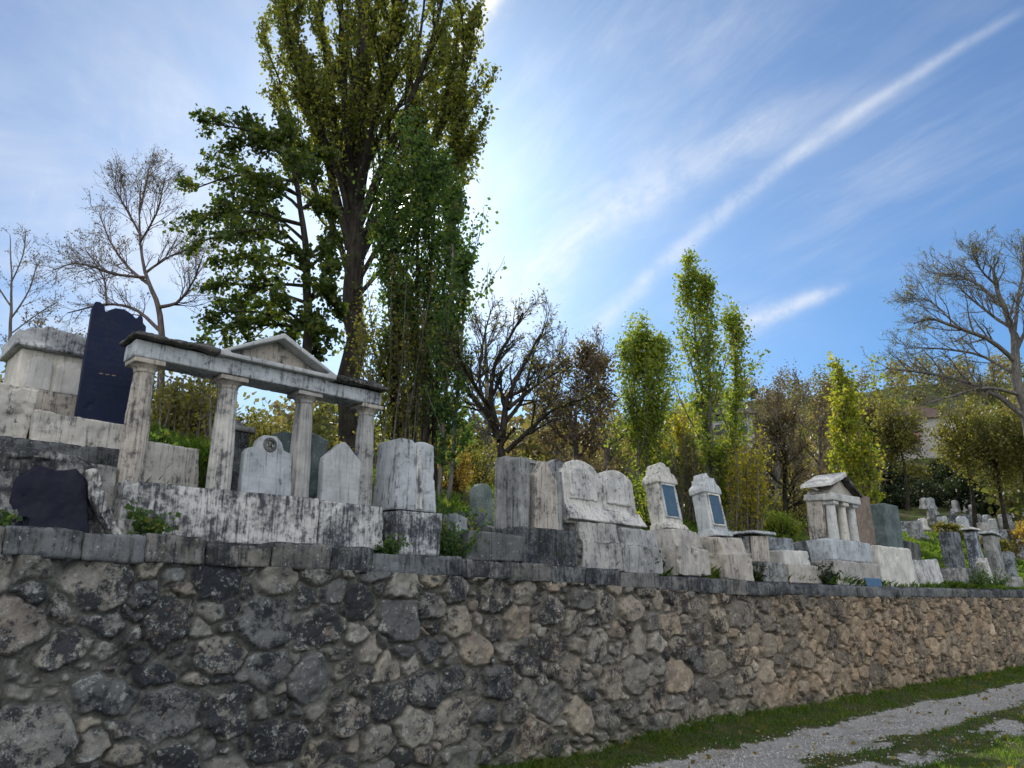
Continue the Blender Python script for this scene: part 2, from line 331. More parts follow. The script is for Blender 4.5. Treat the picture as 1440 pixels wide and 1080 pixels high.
# ------------------------------------------------------------------ retaining wall
def build_wall():
    root = empty('retaining_wall', W(0, 0), WA, label='long rubble stone retaining wall with flat coping, beside the gravel track', cat='wall')
    du = np.concatenate([np.arange(-9, -5.6, .03), np.arange(-5.6, 3.2, .0125), np.arange(3.2, 12, .02), np.arange(12, 32, .04), np.arange(32, 60, .15)])
    dz = np.arange(-.1, 1.0001, 1.0 / 150)                      # share of the height below the coping
    seeds = []; rr = []; cell = {}
    def near(x, z, r):
        cx, cz = int(x // .5), int(z // .5)
        for a in range(cx - 1, cx + 2):
            for b in range(cz - 1, cz + 2):
                for (X, Z, R) in cell.get((a, b), ()):
                    if abs(x - X) < (r + R) * 1.25 and math.hypot((x - X) / 1.25, z - Z) < (r + R) * .93: return True
        return False
    rnd = random.Random(5)
    for r, tries in ((.19, 700), (.16, 2600), (.13, 9000), (.105, 16000), (.07, 26000), (.045, 20000)):
        for _ in range(tries):
            x = rnd.uniform(-9.2, 60); z = rnd.uniform(-.15, 2.05)
            if x > 32 and r < .1: continue
            if z > 1.55 and r > .16: continue
            k = r * rnd.uniform(.82, 1.2)
            if not near(x, z, k):
                cell.setdefault((int(x // .5), int(z // .5)), []).append((x, z, k)); seeds.append((x, z)); rr.append(k)
    S = np.array(seeds); R = np.array(rr); rid = RNG.random(len(S)); rid2 = RNG.random(len(S)); rh = RNG.uniform(.024, .07, len(S)) ; tl = RNG.uniform(-.16, .16, (len(S), 2)); asp = RNG.uniform(1.0, 1.55, len(S))
    nz = len(dz); X = []; H = []; A = []; B = []; MO = []; Z = []
    step = 60
    for c in range(0, len(du), step):
        u = du[c:c + step]; U, T = np.meshgrid(u, dz, indexing='ij'); zz = T * (top_z(U) - .2); u_ = U.ravel(); z_ = zz.ravel()
        wu = u_ + fbm(u_ * 4, z_ * 4, 0, 3, 31) * .075 + fbm(u_ * 13, z_ * 13, 0, 3, 32) * .028; wz = z_ + fbm(u_ * 4, z_ * 4, 5, 3, 37) * .07 + fbm(u_ * 13, z_ * 13, 5, 3, 38) * .026
        idx = np.where((S[:, 0] > u[0] - .8) & (S[:, 0] < u[-1] + .8))[0]
        s = S[idx]; r = R[idx]
        dx = (wu[:, None] - s[None, :, 0]) / np.sqrt(asp[idx])[None]; dy = (wz[:, None] - s[None, :, 1]) * np.sqrt(asp[idx])[None]
        dx = np.abs(dx); dy = np.abs(dy)
        d = (dx ** 2.6 + dy ** 2.6) ** (1 / 2.6) - r[None]           # rounded-square distance outside each stone
        o = np.argpartition(d, 1, axis=1)[:, :2]; d1 = np.take_along_axis(d, o, 1); sw = d1[:, 0] > d1[:, 1]
        i1 = np.where(sw, o[:, 1], o[:, 0]); m1 = d1.min(1); m2 = d1.max(1)
        e = np.minimum((m2 - m1) * .5, .06 - m1)
        k = idx[i1]
        jn = fbm(u_ * 9, z_ * 9, 1, 3, 41) * .02 + fbm(u_ * 1.7, z_ * 1.7, 1, 2, 42) * .016
        st = sstep(.003, .024, e + jn - .008)
        n = fbm(u_ * 7 + rid[k] * 50, z_ * 7, 0, 4, 43); n2 = fbm(u_ * 22, z_ * 22, rid[k] * 9, 3, 47)
        tilt = (u_ - S[k, 0]) * tl[k, 0] + (z_ - S[k, 1]) * tl[k, 1]
        h = st * (rh[k] + n * .034 + tilt + np.abs(fbm(u_ * 5, z_ * 5, rid[k] * 30, 2, 44)) * .04) + n2 * .011 + (1 - st) * (fbm(u_ * 14, z_ * 14, 3, 3, 53) * .012 + .012)
        h = h - .022 * np.exp(-((e + jn - .006) / .011) ** 2)
        h = h + fbm(u_ * .8, z_ * .8, 3, 2, 59) * .04
        X.append(u_); Z.append(z_); H.append(h); A.append(rid[k]); B.append(rid2[k]); MO.append(1 - sstep(.0, .016, e + jn - .008))
    X = np.concatenate(X); Z = np.concatenate(Z); H = np.concatenate(H)
    n = len(du); i = (np.arange(n - 1)[:, None] * nz + np.arange(nz - 1)[None, :]).ravel()
    me = mesh_np(np.stack([X, -H, Z], 1), np.stack([i, i + nz, i + nz + 1, i + 1], 1), {'rnd': np.concatenate(A), 'rnd2': np.concatenate(B), 'mortar': np.concatenate(MO)})
    link('rubble_face', me, M['wall'], root)
    # wall core behind the face, up to the coping
    s = Solid(); s.box(-9, 60, .09, .5, -.4, 1.75); bm = s.bm; me = bpy.data.meshes.new('core'); bm.to_mesh(me); bm.free(); link('wall_core', me, M['coping'], root, smooth=False)
    # coping stones
    px = [0, 112, 200, 287, 380, 462, 520, 645, 715, 770, 818, 866, 920, 975]
    joints = [-9, -8.1, -7.2, -6.2] + [wf(x, 770)[0] for x in px]
    while joints[-1] < 34: joints.append(joints[-1] + random.uniform(.55, 1.05))
    for a, b in zip(joints, joints[1:]):
        z = float(top_z((a + b) / 2)); s = Solid(); p = random.uniform(.0, .02); g = .002
        s.box(a + g, b - g, -.055 - p, .46, z - .215, z + random.uniform(-.02, .016), jit=.008)
        s.build('coping_stone', M['coping'], root, .018 if b < 6 else .035, .022, 5)
build_wall()


# ------------------------------------------------------------------ monuments
def tomb(name, u, v, z, label, cat, group=None, rz=0.0, roll=0.0, pitch=0.0):
    o = empty(name, W(u, v, z), WA + rz, label=label, cat=cat, group=group)
    o.rotation_euler = (pitch, roll, WA + rz); return o
def arch(x0, x1, z0, z1, zt, n=10):            # a slab outline with a rounded head between z1 and zt
    c = (x0 + x1) / 2; r = (x1 - x0) / 2
    return [(x0, z0), (x1, z0)] + [(c + r * math.cos(PI * i / n), z1 + (zt - z1) * math.sin(PI * i / n)) for i in range(n + 1)]
def ridge(): return random.uniform(.004, .012)

# columned temple monument
def temple():
    u0, v0, z0 = -3.01, .3, 2.17
    t = tomb('temple_monument', u0, v0, z0, 'open marble temple of four fluted columns with a small pediment, on a streaked plinth', 'monument')
    for a, b, zt in ((-1.28, .52, .49), (.535, 1.27, .47)):
        s = Solid(); s.box(a, b, 0, .7, .02, zt, .01, .01, .012); s.build('plinth_block', M['mottled'], t, .013, .014, 5)
    zc = .487; zh = 1.60
    for i, x in enumerate((-1.14, -.36, .45, 1.20)):
        # fluted shaft
        n = 96; rows = 30; V = []; Fc = []
        for k in range(rows + 1):
            f = k / rows; z = zc + f * (zh - .11 - zc); r0 = .112 - .026 * f - .006 * math.sin(PI * f) * -1
            for j in range(n):
                th = 2 * PI * j / n; fl = abs(math.sin(th * 8)) ** .7
                r = r0 * (1 - .085 * (fl)) + .0
                V.append((x + r * math.cos(th), .34 + r * math.sin(th), z))
        for k in range(rows):
            for j in range(n): Fc.append((k * n + j, k * n + (j + 1) % n, (k + 1) * n + (j + 1) % n, (k + 1) * n + j))
        V = np.array(V); d = fbm(V[:, 0] * 9, V[:, 1] * 9, V[:, 2] * 9, 4, 61 + i) * .008; V[:, 0] += d; V[:, 1] += d * .6
        sh = link('column', mesh_np(V, Fc), M['warm'] if i != 1 else M['pale'], t)
        s = Solid(); s.cyl(x, .34, zh - .115, zh - .085, .092, .092); s.cyl(x, .34, zh - .085, zh - .045, .09, .128); s.box(x - .135, x + .135, .205, .475, zh - .045, zh)
        s.build('capital', M['warm'], sh, .009, .006, 9)
    s = Solid(); s.box(-1.285, -.5, .2, .5, zh, zh + .155); s.box(.63, 1.30, .2, .5, zh, zh + .145); s.box(-.50, .63, .185, .5, zh, zh + .15)
    s.build('entablature', M['pale'], t, .011, .008, 6)
    for a, b in ((-1.33, -.56), (.69, 1.34)):
        s = Solid(); s.box(a, b, .10, .56, zh + .158, zh + .20, 0, .0, .008); s.box(a + .03, b - .03, .17, .5, zh + .2, zh + .25, .03, .06, .02); s.build('cornice_slab', M['roofslab'], t, .011, .026, 8)
    zb = zh + .152
    p = Solid(); p.prism([(-.56, zb), (.69, zb), (.69, zb + .045), (-.56, zb + .045)], .12, .54)
    p.prism([(-.60, zb + .03), (-.53, zb + .03), (.065, zb + .31), (.065, zb + .365)], .12, .54)
    p.prism([(.73, zb + .03), (.66, zb + .03), (.065, zb + .31), (.065, zb + .365)], .12, .54)
    pe = p.build('pediment', M['pale'], t, .009, .005, 8)
    s = Solid(); s.prism([(-.5, zb + .04), (.63, zb + .04), (.065, zb + .315)], .27, .46); s.build('tympanum', M['warm'], pe, .012, .004, 6)
temple()
# the two tablets standing in the temple
def tablet_round():
    t = tomb('headstone', -2.93, .55, 2.665, 'pale round-shouldered headstone with a carved ring, between the middle columns of the temple', 'headstone', pitch=-.03)
    s = Solid(); s.prism([(-.255, 0), (.255, 0), (.25, .4), (.22, .45), (.15, .47), (.12, .55), (.06, .6), (-.06, .6), (-.12, .55), (-.15, .47), (-.22, .45), (-.25, .4)], 0, .09)
    s.build('slab', M['tablet_stone'], t, .011, .006, 6)
    s = Solid()
    for i in range(16):
        th = 2 * PI * i / 16; s.cyl(.0 + .055 * math.cos(th), 0, .505 + .055 * math.sin(th) - .016, .505 + .055 * math.sin(th) + .016, .016, .016, 8)
    s.cyl(0, 0, .485, .525, .022, .022, 10)
    s.build('carved_ring', M['darkstone'], t, .007, .003, 9)
tablet_round()
def tablet_point():
    t = tomb('headstone', -2.10, .56, 2.655, 'smaller pale headstone with a pointed top, before the last column of the temple', 'headstone', pitch=-.02)
    s = Solid(); s.prism([(-.24, 0), (.24, 0), (.23, .47), (.02, .66), (-.02, .66), (-.23, .47)], 0, .09); s.build('slab', M['tablet_stone'], t, .011, .006, 6)
tablet_point()
def behind_temple():
    t = tomb('headstone', -2.98, 1.25, 2.75, 'dark capped tombstone behind the ringed headstone', 'headstone')
    s = Solid(); s.box(-.14, .16, 0, .2, -.1, .66, .02); s.build('slab', M['darkstone'], t, .02, .01)
    s = Solid(); s.box(-.18, .2, -.05, .25, .662, .72, .01); s.cyl(.01, .1, .72, .79, .12, .06, 12); s.build('cap', M['lichened'], t, .018, .008)
    t = tomb('headstone', -2.15, 1.35, 2.75, 'blue-green slab with a chipped top behind the pointed headstone', 'headstone')
    s = Solid(); s.prism([(-.28, -.1), (.3, -.1), (.3, .74), (.12, .8), (-.28, .76)], 0, .2); s.build('slab', M['green_slab'], t, .02, .012)
    t = tomb('grave_kerb', -3.64, 1.35, 2.9, 'low pale block seen between the first two temple columns', 'grave block')
    s = Solid(); s.box(-.62, .36, 0, .35, -.2, .30, 0, 0, .02); s.build('block', M['pale'], t, .018, .014)
    t = tomb('headstone', -4.02, 2.2, 3.2, 'dark slab half hidden by leaves behind the first temple column', 'headstone')
    s = Solid(); s.prism(arch(-.3, .35, 0, .4, .55), 0, .14); s.build('slab', M['black'], t, .02, .008)
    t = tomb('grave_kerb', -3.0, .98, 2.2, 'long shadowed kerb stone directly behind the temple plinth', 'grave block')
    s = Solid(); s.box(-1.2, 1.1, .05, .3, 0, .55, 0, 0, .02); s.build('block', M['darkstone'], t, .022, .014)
behind_temple()

def left_group():
    t = tomb('sarcophagus_tomb', -4.62, 2.0, 3.58, 'white gabled tomb with two carved front panels, highest at the left edge', 'tomb')
    s = Solid(); s.box(-.27, .36, 0, .6, -.1, .50, .01, 0, .01)
    b = s.build('tomb_chest', M['white'], t, .014, .008)
    for x0, x1 in ((-.2, .03), (.06, .29)):
        s = Solid(); s.prism(arch(x0, x1, .1, .34, .43), -.022, .05); s.build('carved_panel', M['white'], b, .009, .004, 9)
    s = Solid(); s.box(-.33, .44, -.08, .66, .50, .545, 0, 0, .008); s.prism([(-.33, .545), (.44, .545), (.44, .62), (.3, .70), (-.06, .745), (-.2, .70), (-.33, .65)], -.06, .64); s.build('lid', M['mottled'], t, .014, .016, 6)
    t = tomb('inscribed_slab', -4.24, 1.36, 3.34, 'tall navy granite slab with a scrolled top, left of the temple', 'headstone', rz=-.12)
    s = Solid(); s.prism([(-.23, -.1), (.27, -.1), (.265, 1.0), (.235, 1.03), (.22, 1.09), (.19, 1.11), (.165, 1.06), (.12, 1.10), (.05, 1.135), (-.03, 1.13), (-.09, 1.09), (-.115, 1.06), (-.135, 1.13), (-.18, 1.16), (-.215, 1.15), (-.23, 1.10)], 0, .12)
    s.build('slab', M['navy'], t, .009, .003, 5)
    s = Solid()
    for i in range(3): s.box(-.09 + i * .055, -.055 + i * .055, -.004, .01, .44, .452)
    s.build('worn_gilt_line', M['brown'], t, .004, .001, 9)
    t = tomb('plinth_stone', -4.30, 1.45, 3.0, 'pale broken base stone carrying the navy slab', 'stone block')
    s = Solid(); s.box(-.5, .46, -.14, .42, .02, .335, .0, 0, .025); s.build('block', M['pale'], t, .015, .02, 5)
    t = tomb('plinth_stone', -4.98, 1.5, 3.0, 'mottled base stone under the white gabled tomb', 'stone block')
    s = Solid(); s.box(-.5, .16, -.1, .5, 0, .56, .0, 0, .03); s.build('block', M['pale'], t, .015, .022, 5)
    t = tomb('plinth_stone', -4.6, 1.62, 3.0, 'square pale block filling the step below the white gabled tomb', 'stone block')
    s = Solid(); s.box(-.24, .2, -.05, .5, 0, .6, .0, 0, .02); s.build('block', M['warm'], t, .015, .018, 5)
    t = tomb('plinth_stone', -5.5, 1.5, 3.0, 'cracked grey block at the left edge below the white gabled tomb', 'stone block')
    s = Solid(); s.box(-.5, .0, -.05, .5, 0, .55, .0, 0, .03); s.build('block', M['mottled'], t, .018, .022, 5)
    # arched grave with dark slab
    t = tomb('broken_tomb', -4.78, .32, 2.17, 'rough slanting grey tomb with a near-black slab set in its face, at the left edge', 'tomb')
    s = Solid(); s.prism([(-.75, 0), (.5, 0), (.42, .3), (.3, .55), (.12, .66), (-.1, .63), (-.35, .69), (-.75, .62)], .03, .7); s.box(-.75, -.2, -.06, .4, 0, .4, .03, .03, .05); s.box(-.32, .2, .0, .5, .56, .67, .03, .03, .03)
    s.build('tomb_body', M['rough_dark'], t, .013, .06, 4)
    s = Solid(); s.prism([(-.36, 0), (.28, 0), (.21, .44), (.12, .53), (-.02, .5), (-.14, .52), (-.27, .41), (-.31, .2)], -.07, .08); s.tilt(-.08, (0, 0, 0)); s.build('dark_slab', M['black'], t, .012, .022, 5)
    t = tomb('stone_shard', -4.43, .2, 2.19, 'pale broken shard slanting down the side of the near-black slab', 'stone fragment')
    s = Solid(); s.prism([(-.17, .5), (-.09, .52), (-.02, .3), (.17, 0), (.08, 0), (-.1, .26)], 0, .12); s.build('fragment', M['mottled'], t, .009, .022, 8)
    t = tomb('grave_kerb', -4.36, .75, 2.2, 'stepped grey block between the rough slanting tomb and the temple plinth', 'grave block')
    s = Solid(); s.box(-.2, .1, -.2, .2, 0, .62, .04, 0, .03); s.build('block', M['lichened'], t, .015, .02)
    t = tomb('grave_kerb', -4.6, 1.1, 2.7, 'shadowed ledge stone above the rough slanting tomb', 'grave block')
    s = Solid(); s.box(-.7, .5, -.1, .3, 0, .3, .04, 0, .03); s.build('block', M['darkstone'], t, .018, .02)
left_group()

def pillar_tomb():
    t = tomb('pillar_tomb', -1.3, .3, 2.16, 'tall tapering pale marble block tomb right of the temple', 'tomb')
    s = Solid(); s.box(-.29, .31, 0, .5, 0, .475, .0, .0, .015); s.build('base_block', M['mottled'], t, .014, .012, 5)
    s = Solid(); s.prism([(-.30, .48), (.26, .48), (.20, 1.22), (.08, 1.245), (-.02, 1.235), (-.05, 1.21), (-.09, 1.25), (-.255, 1.25)], .03, .47, .02); s.build('upper_block', M['pale'], t, .012, .012, 5)
    s = Solid(); s.prism([(-.02, .5), (.06, .5), (.03, 1.15), (-.03, 1.15)], .018, .06); s.build('raised_band', M['mottled'], t, .01, .008, 7)
    t = tomb('grave_block', -.2, .32, 2.14, 'low dark streaked kerb block between the pillar tomb and the niche tomb', 'grave block')
    s = Solid(); s.box(-.42, .5, 0, .35, 0, .32, .02, 0, .03); s.build('block', M['darkstone'], t, .015, .02)
    t = tomb('grave_block', -.42, .62, 2.16, 'upright grey boundary stone at the start of the low dark kerb', 'grave block')
    s = Solid(); s.prism([(-.12, 0), (.12, 0), (.08, .5), (-.1, .55)], 0, .15); s.build('stone', M['lichened'], t, .015, .015)
    t = tomb('grave_block', .0, 1.0, 2.3, 'weathered ledge stone on the grassy bank behind the low dark kerb', 'grave block', roll=.1)
    s = Solid(); s.box(-.45, .4, 0, .4, 0, .36, .02, .0, .03); s.build('block', M['darkstone'], t, .018, .022)
pillar_tomb()
def niche_tomb():
    t = tomb('niche_tomb', .78, .36, 2.13, 'grey niche tomb with a pointed slab set between pilasters on a dark base', 'tomb')
    s = Solid(); s.box(-.46, .50, 0, .6, 0, .455, .01, .0, .012); s.build('base_block', M['darkstone'], t, .015, .014, 5)
    s = Solid(); s.box(-.42, .06, .015, -.0 + .05, .06, .4); s.build('base_panel', M['lichened'], t, .012, .01)
    s = Solid(); s.box(-.40, .42, .38, .6, .455, 1.36); s.box(-.4, -.22, .12, .38, .455, 1.34); s.box(.34, .44, .18, .38, .455, 1.25); s.box(-.41, .43, .34, .60, 1.33, 1.40, .02, .02, .02); s.build('niche_frame', M['lichened'], t, .014, .012, 5)
    s = Solid(); s.prism([(-.14, .46), (.30, .46), (.28, 1.14), (.2, 1.17), (.1, 1.34), (.04, 1.34), (-.05, 1.2), (-.13, 1.15)], .12, .26); s.build('slab', M['warm'], t, .011, .01, 6)
niche_tomb()
def twin_tomb():
    t = tomb('twin_headed_tomb', 2.05, .34, 2.1, 'broad pale tomb with twin rounded heads leaning back on stacked blocks', 'tomb')
    for a, b, h in ((-.66, .18, .60), (.2, 1.06, .58)):
        s = Solid(); s.box(a, b, 0, .6, 0, h * .62, .01, .0, .02); s.box(a + .02, b - .02, .05, .6, h * .62 + .006, h + .04, .015, .03, .02)
        s.build('lower_block', M['warm'], t, .015, .034, 4)
    s = Solid(); s.prism(arch(-.76, .04, .62, 1.30, 1.52) , .2, .5); s.prism(arch(.03, .80, .62, 1.24, 1.47), .21, .5); s.box(-.78, .86, .12, .52, .645, .86, .03, .05, .02); s.tilt(-.1, (0, .2, .6)); s.build('twin_slab', M['pale'], t, .013, .026, 4.5)
    s = Solid(); s.prism(arch(-.64, -.08, .95, 1.26, 1.42), .175, .25); s.prism(arch(.13, .68, .95, 1.2, 1.37), .185, .25); s.tilt(-.1, (0, .2, .6)); s.build('inscribed_panel', M['pale'], t, .011, .02, 7)
    t = tomb('upright_slab', 1.30, .62, 2.12, 'narrow pale slab standing just left of the twin-headed tomb', 'headstone', pitch=-.04)
    s = Solid(); s.prism([(-.16, 0), (.18, 0), (.16, 1.42), (-.02, 1.47), (-.15, 1.4)], 0, .34); s.build('slab', M['lichened'], t, .014, .014, 5)
twin_tomb()
def stele(u, label, k, z=2.09):
    t = tomb('stele_tomb', u, .32, z, label, 'tomb', 'pale steles with blue tablets')
    s = Solid(); s.box(-.40, .44, 0, .66, 0, .42, .01, .02, .03); s.box(-.36, .38, .07, .64, .425, .70, .02, .06, .03); s.build('base_block', M['warm'], t, .015, .03, 4)
    lean = -.16
    s = Solid(); s.box(-.29, .29, .2, .56, .70, .80, .02, .03, .01); s.prism([(-.26, .78), (.26, .78), (.235, 1.46), (-.235, 1.46)], .27, .53)
    s.prism([(-.27, 1.44), (.27, 1.44), (.27, 1.52), (.2, 1.59), (.14, 1.62), (.12, 1.71), (-.12, 1.71), (-.14, 1.62), (-.2, 1.59), (-.27, 1.52)], .24, .55)
    if k == 0: s.prism(arch(-.11, .11, 1.7, 1.72, 1.80), .28, .52)
    else: s.prism([(-.13, 1.7), (.13, 1.7), (.05, 1.76), (.02, 1.83), (-.03, 1.75), (-.1, 1.8)], .3, .5)
    s.tilt(lean, (0, .3, .56)); st = s.build('stele', M['pale'], t, .013, .012, 6)
    s = Solid()
    for a, b, c, d in ((-.19, -.16, .88, 1.43), (.16, .19, .88, 1.43), (-.16, .16, .88, .91), (-.16, .16, 1.40, 1.43)): s.box(a, b, .245, .29, c, d)
    s.tilt(lean, (0, .3, .56)); s.build('tablet_frame', M['white'], st, .01, .004, 8)
    s = Solid(); s.box(-.16, .16, .257, .30, .91, 1.40); s.tilt(lean, (0, .3, .56)); s.build('blue_tablet', M['tablet'], st, .01, .002, 8)
stele(3.85, 'leaning pale stele with a blue tablet and smooth rounded crest', 0)
stele(5.15, 'leaning pale stele with a blue tablet and broken jagged crest', 1, 2.06)

def small_stones():
    t = tomb('low_tomb', 6.5, .4, 2.03, 'low grey tomb with a small white-edged slab, right of the jagged stele', 'tomb')
    s = Solid(); s.box(-.5, .4, 0, .6, 0, .35, .02, 0, .02); s.box(-.45, .3, .25, .6, .35, .80, .03, .02, .02); s.build('body', M['lichened'], t, .018, .016)
    s = Solid(); s.prism([(-.42, .36), (.1, .36), (.1, .83), (-.42, .80)], .16, .23); s.build('slab', M['warm'], t, .014, .008)
    s = Solid(); s.box(-.5, .3, .1, .6, .84, .90, .02, .02, .01); s.build('cap', M['pale'], t, .015, .01)
    t = tomb('low_tomb', 7.55, .4, 2.03, 'stepped pale tomb with two stacked blocks, left of the small temple', 'tomb')
    s = Solid(); s.box(-.6, .65, 0, .65, 0, .34, .02, .02, .02); s.build('lower_block', M['warm'], t, .018, .018)
    s = Solid(); s.box(-.5, .5, .12, .65, .345, .62, .02, .04, .02); s.build('upper_block', M['pale'], t, .018, .018)
    s = Solid(); s.box(-.45, .3, .3, .6, .625, .86, .05, .05, .03); s.build('top_stone', M['lichened'], t, .018, .02)
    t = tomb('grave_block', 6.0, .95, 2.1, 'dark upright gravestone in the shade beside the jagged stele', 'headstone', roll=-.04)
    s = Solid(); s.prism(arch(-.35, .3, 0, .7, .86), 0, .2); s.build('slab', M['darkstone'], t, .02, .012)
    t = tomb('rubble_stone', 7.3, 1.15, 2.4, 'broken stone heaped behind the low tombs', 'stone', roll=.25)
    s = Solid(); s.box(-.5, .35, -.2, .3, -.1, .42, .08, .06, .08); s.build('stone', M['lichened'], t, .02, .03, 4)
    t = tomb('rubble_stone', 8.2, 1.0, 2.25, 'dark boulder wedged left of the small temple base', 'stone', roll=-.12)
    s = Solid(); s.box(-.5, .4, -.3, .4, -.15, .6, .1, .08, .08); s.build('stone', M['darkstone'], t, .022, .035, 4)
small_stones()
def small_temple():
    t = tomb('small_temple_tomb', 9.75, .45, 2.02, 'small pale temple tomb with three front columns and a tilted roof slab', 'tomb')
    s = Solid(); s.box(-.85, 1.25, 0, .8, 0, .5, .01, .0, .02); s.build('base_block', M['warm'], t, .022, .02)
    s = Solid(); s.box(-.75, 1.1, .06, .78, .505, .93, .01, .0, .02); s.build('step_block', M['pale'], t, .022, .018)
    s = Solid(); s.box(-.46, .74, .42, .64, .93, 1.76); s.box(-.5, -.28, .30, .64, .93, 1.76); s.build('cella_wall', M['warm'], t, .022, .02)
    for x in (-.34, .14, .6):
        s = Solid(); s.cyl(x, .2, .93, 1.66, .115, .09, 18); s.box(x - .13, x + .13, .07, .33, 1.64, 1.72); s.build('column', M['white'], t, .016, .01)
    s = Solid(); s.box(-.54, .78, .04, .66, 1.72, 1.88, .0, .0, .012); s.build('entablature', M['pale'], t, .02, .016)
    s = Solid(); s.prism([(-.5, 1.88), (.74, 1.88), (.12, 2.2)], .14, .64); s.build('gable', M['warm'], t, .02, .016)
    s = Solid(); s.prism([(-.64, 1.98), (-.6, 2.07), (.16, 2.36), (.16, 2.25)], .0, .68); s.build('roof_slab', M['pale'], t, .018, .014)
    s = Solid(); s.prism([(.84, 1.87), (.8, 1.96), (.165, 2.29), (.165, 2.18)], .0, .68); s.build('roof_slab', M['roofslab'], t, .018, .02)
    t = tomb('memorial_plaque', 10.5, .40, 2.03, 'small blue plaque propped against the small temple base', 'plaque', pitch=-.15)
    s = Solid(); s.box(-.38, .38, -.02, .02, 0, .19); s.build('plate', M['plaque'], t, .012, .002)
    t = tomb('grave_block', 12.2, .5, 2.04, 'clean pale block with a flat top right of the small temple', 'grave block')
    s = Solid(); s.box(-.95, .9, 0, .9, 0, .9, .02, .02, .02); s.build('block', M['white'], t, .024, .016)
    t = tomb('grave_block', 14.2, .55, 2.05, 'black and white mottled boulder block on the wall top', 'grave block')
    s = Solid(); s.box(-.95, .8, 0, .8, 0, .72, .06, .05, .06); s.build('block', M['mottled'], t, .028, .045, 3)
    t = tomb('grave_block', 16.3, .6, 2.06, 'dark mottled kerb stone at the far end of the wall top', 'grave block')
    s = Solid(); s.box(-1.1, 1.0, 0, .7, 0, .55, .05, .05, .06); s.build('block', M['lichened'], t, .03, .045, 3)
    t = tomb('upright_slab', 12.9, 1.4, 2.5, 'brown upright slab behind the pale flat block', 'headstone')
    s = Solid(); s.prism([(-.45, 0), (.45, 0), (.42, 1.75), (-.4, 1.82)], 0, .4); s.build('slab', M['brown'], t, .024, .02)
    t = tomb('upright_slab', 15.1, 1.6, 2.4, 'blue-green upright slab beside the brown slab', 'headstone')
    s = Solid(); s.prism([(-.5, 0), (.55, 0), (.52, 1.85), (-.45, 1.85)], 0, .4); s.build('slab', M['green_slab'], t, .024, .012)
    t = tomb('upright_slab', 16.9, 1.8, 2.4, 'short dark blue slab right of the blue-green slab', 'headstone')
    s = Solid(); s.prism([(-.5, 0), (.5, 0), (.45, .95), (-.45, 1.0)], 0, .4); s.build('slab', M['darkstone'], t, .024, .02)
small_temple()

def at_pixel(x, y, D):               # ground position on the hillside seen near that pixel column
    p = P(x, y, D); return p.x, p.y, ground_at(p.x, p.y)
def grave(x, y, D, w, h, th, mat, label, head='flat', roll=0.0, rz=0.0, name='headstone', group=None, cap=None, sink=.08):
    X, Y, Z = at_pixel(x, y, D)
    t = empty(name, (X, Y, Z - sink), WA + rz, label=label, cat='headstone' if name != 'grave_block' else 'grave block', group=group); t.rotation_euler = (-.04, roll, WA + rz)
    s = Solid(); vox = max(.016, D * .0017)
    if head == 'flat': s.prism([(-w / 2, 0), (w / 2, 0), (w * .47, h), (-w * .47, h * .97)], -th / 2, th / 2)
    elif head == 'arch': s.prism(arch(-w / 2, w / 2, 0, h * .75, h), -th / 2, th / 2)
    else: s.prism([(-w / 2, 0), (w / 2, 0), (w * .47, h * .8), (0, h), (-w * .47, h * .8)], -th / 2, th / 2)
    s.box(-w * .62, w * .62, -th * .8, th * .8, -.3, h * .16, .01, .01, .01)
    s.build('slab', M[mat], t, vox, .018, 4)
    if cap:
        s = Solid(); s.box(-w * .6, w * .6, -th * .75, th * .75, h + .004, h + .09, .02, .02, .01); s.build('cap', M[cap], t, vox, .012)
    return t
grave(678, 660, 12.5, .36, .75, .18, 'green_slab', 'small dark teal gravestone on the bank left of the forked bare tree', 'arch')
grave(655, 680, 12.0, .6, .3, .3, 'darkstone', 'low dark grave block below the teal gravestone', name='grave_block')
grave(700, 695, 11.4, .7, .32, .3, 'lichened', 'lichen-grey block at the foot of the forked bare tree', name='grave_block', roll=.08)
grave(622, 690, 11.5, .5, .35, .25, 'lichened', 'grey block on the bank just right of the pillar tomb', name='grave_block')
grave(725, 690, 12.2, .35, .45, .2, 'lichened', 'narrow grey stump stone right of the forked tree foot')
grave(1075, 715, 19, .9, .5, .3, 'green_slab', 'bluish low gravestone in the greenery above the low grey tomb', 'arch')
grave(1108, 722, 19, .6, .45, .3, 'lichened', 'grey tilted stone in the greenery left of the small temple', roll=.15)
grave(1060, 700, 24, .8, .5, .3, 'darkstone', 'dark stone under the yellow shoots')
grave(1340, 770, 26, 1.15, 1.5, .35, 'rough_dark', 'large blackened slab standing before the sunlit grass', 'flat')
grave(1372, 775, 26.5, .75, 1.7, .3, 'mottled', 'pale slab with a white top right of the blackened slab', 'flat', cap='white')
grave(1398, 780, 27.2, .8, 1.7, .35, 'lichened', 'grey slab with a white cap near the right edge', 'flat', cap='white', roll=.07)
grave(1418, 780, 30, .6, 1.2, .3, 'lichened', 'leaning grey gravestone by the right edge behind the white-capped slab', 'flat', roll=.15)
grave(1390, 810, 24.2, .38, 1.0, .25, 'white', 'thin white broken post tilting left above the far wall coping', 'flat', roll=-.32, name='stone_post')
grave(1350, 808, 23.5, 1.6, .55, .5, 'darkstone', 'long dark block in the weeds near the far end of the wall', name='grave_block')
grave(1420, 815, 25.5, 1.2, .5, .5, 'lichened', 'grey weed-covered block under the right-edge gravestones', name='grave_block')
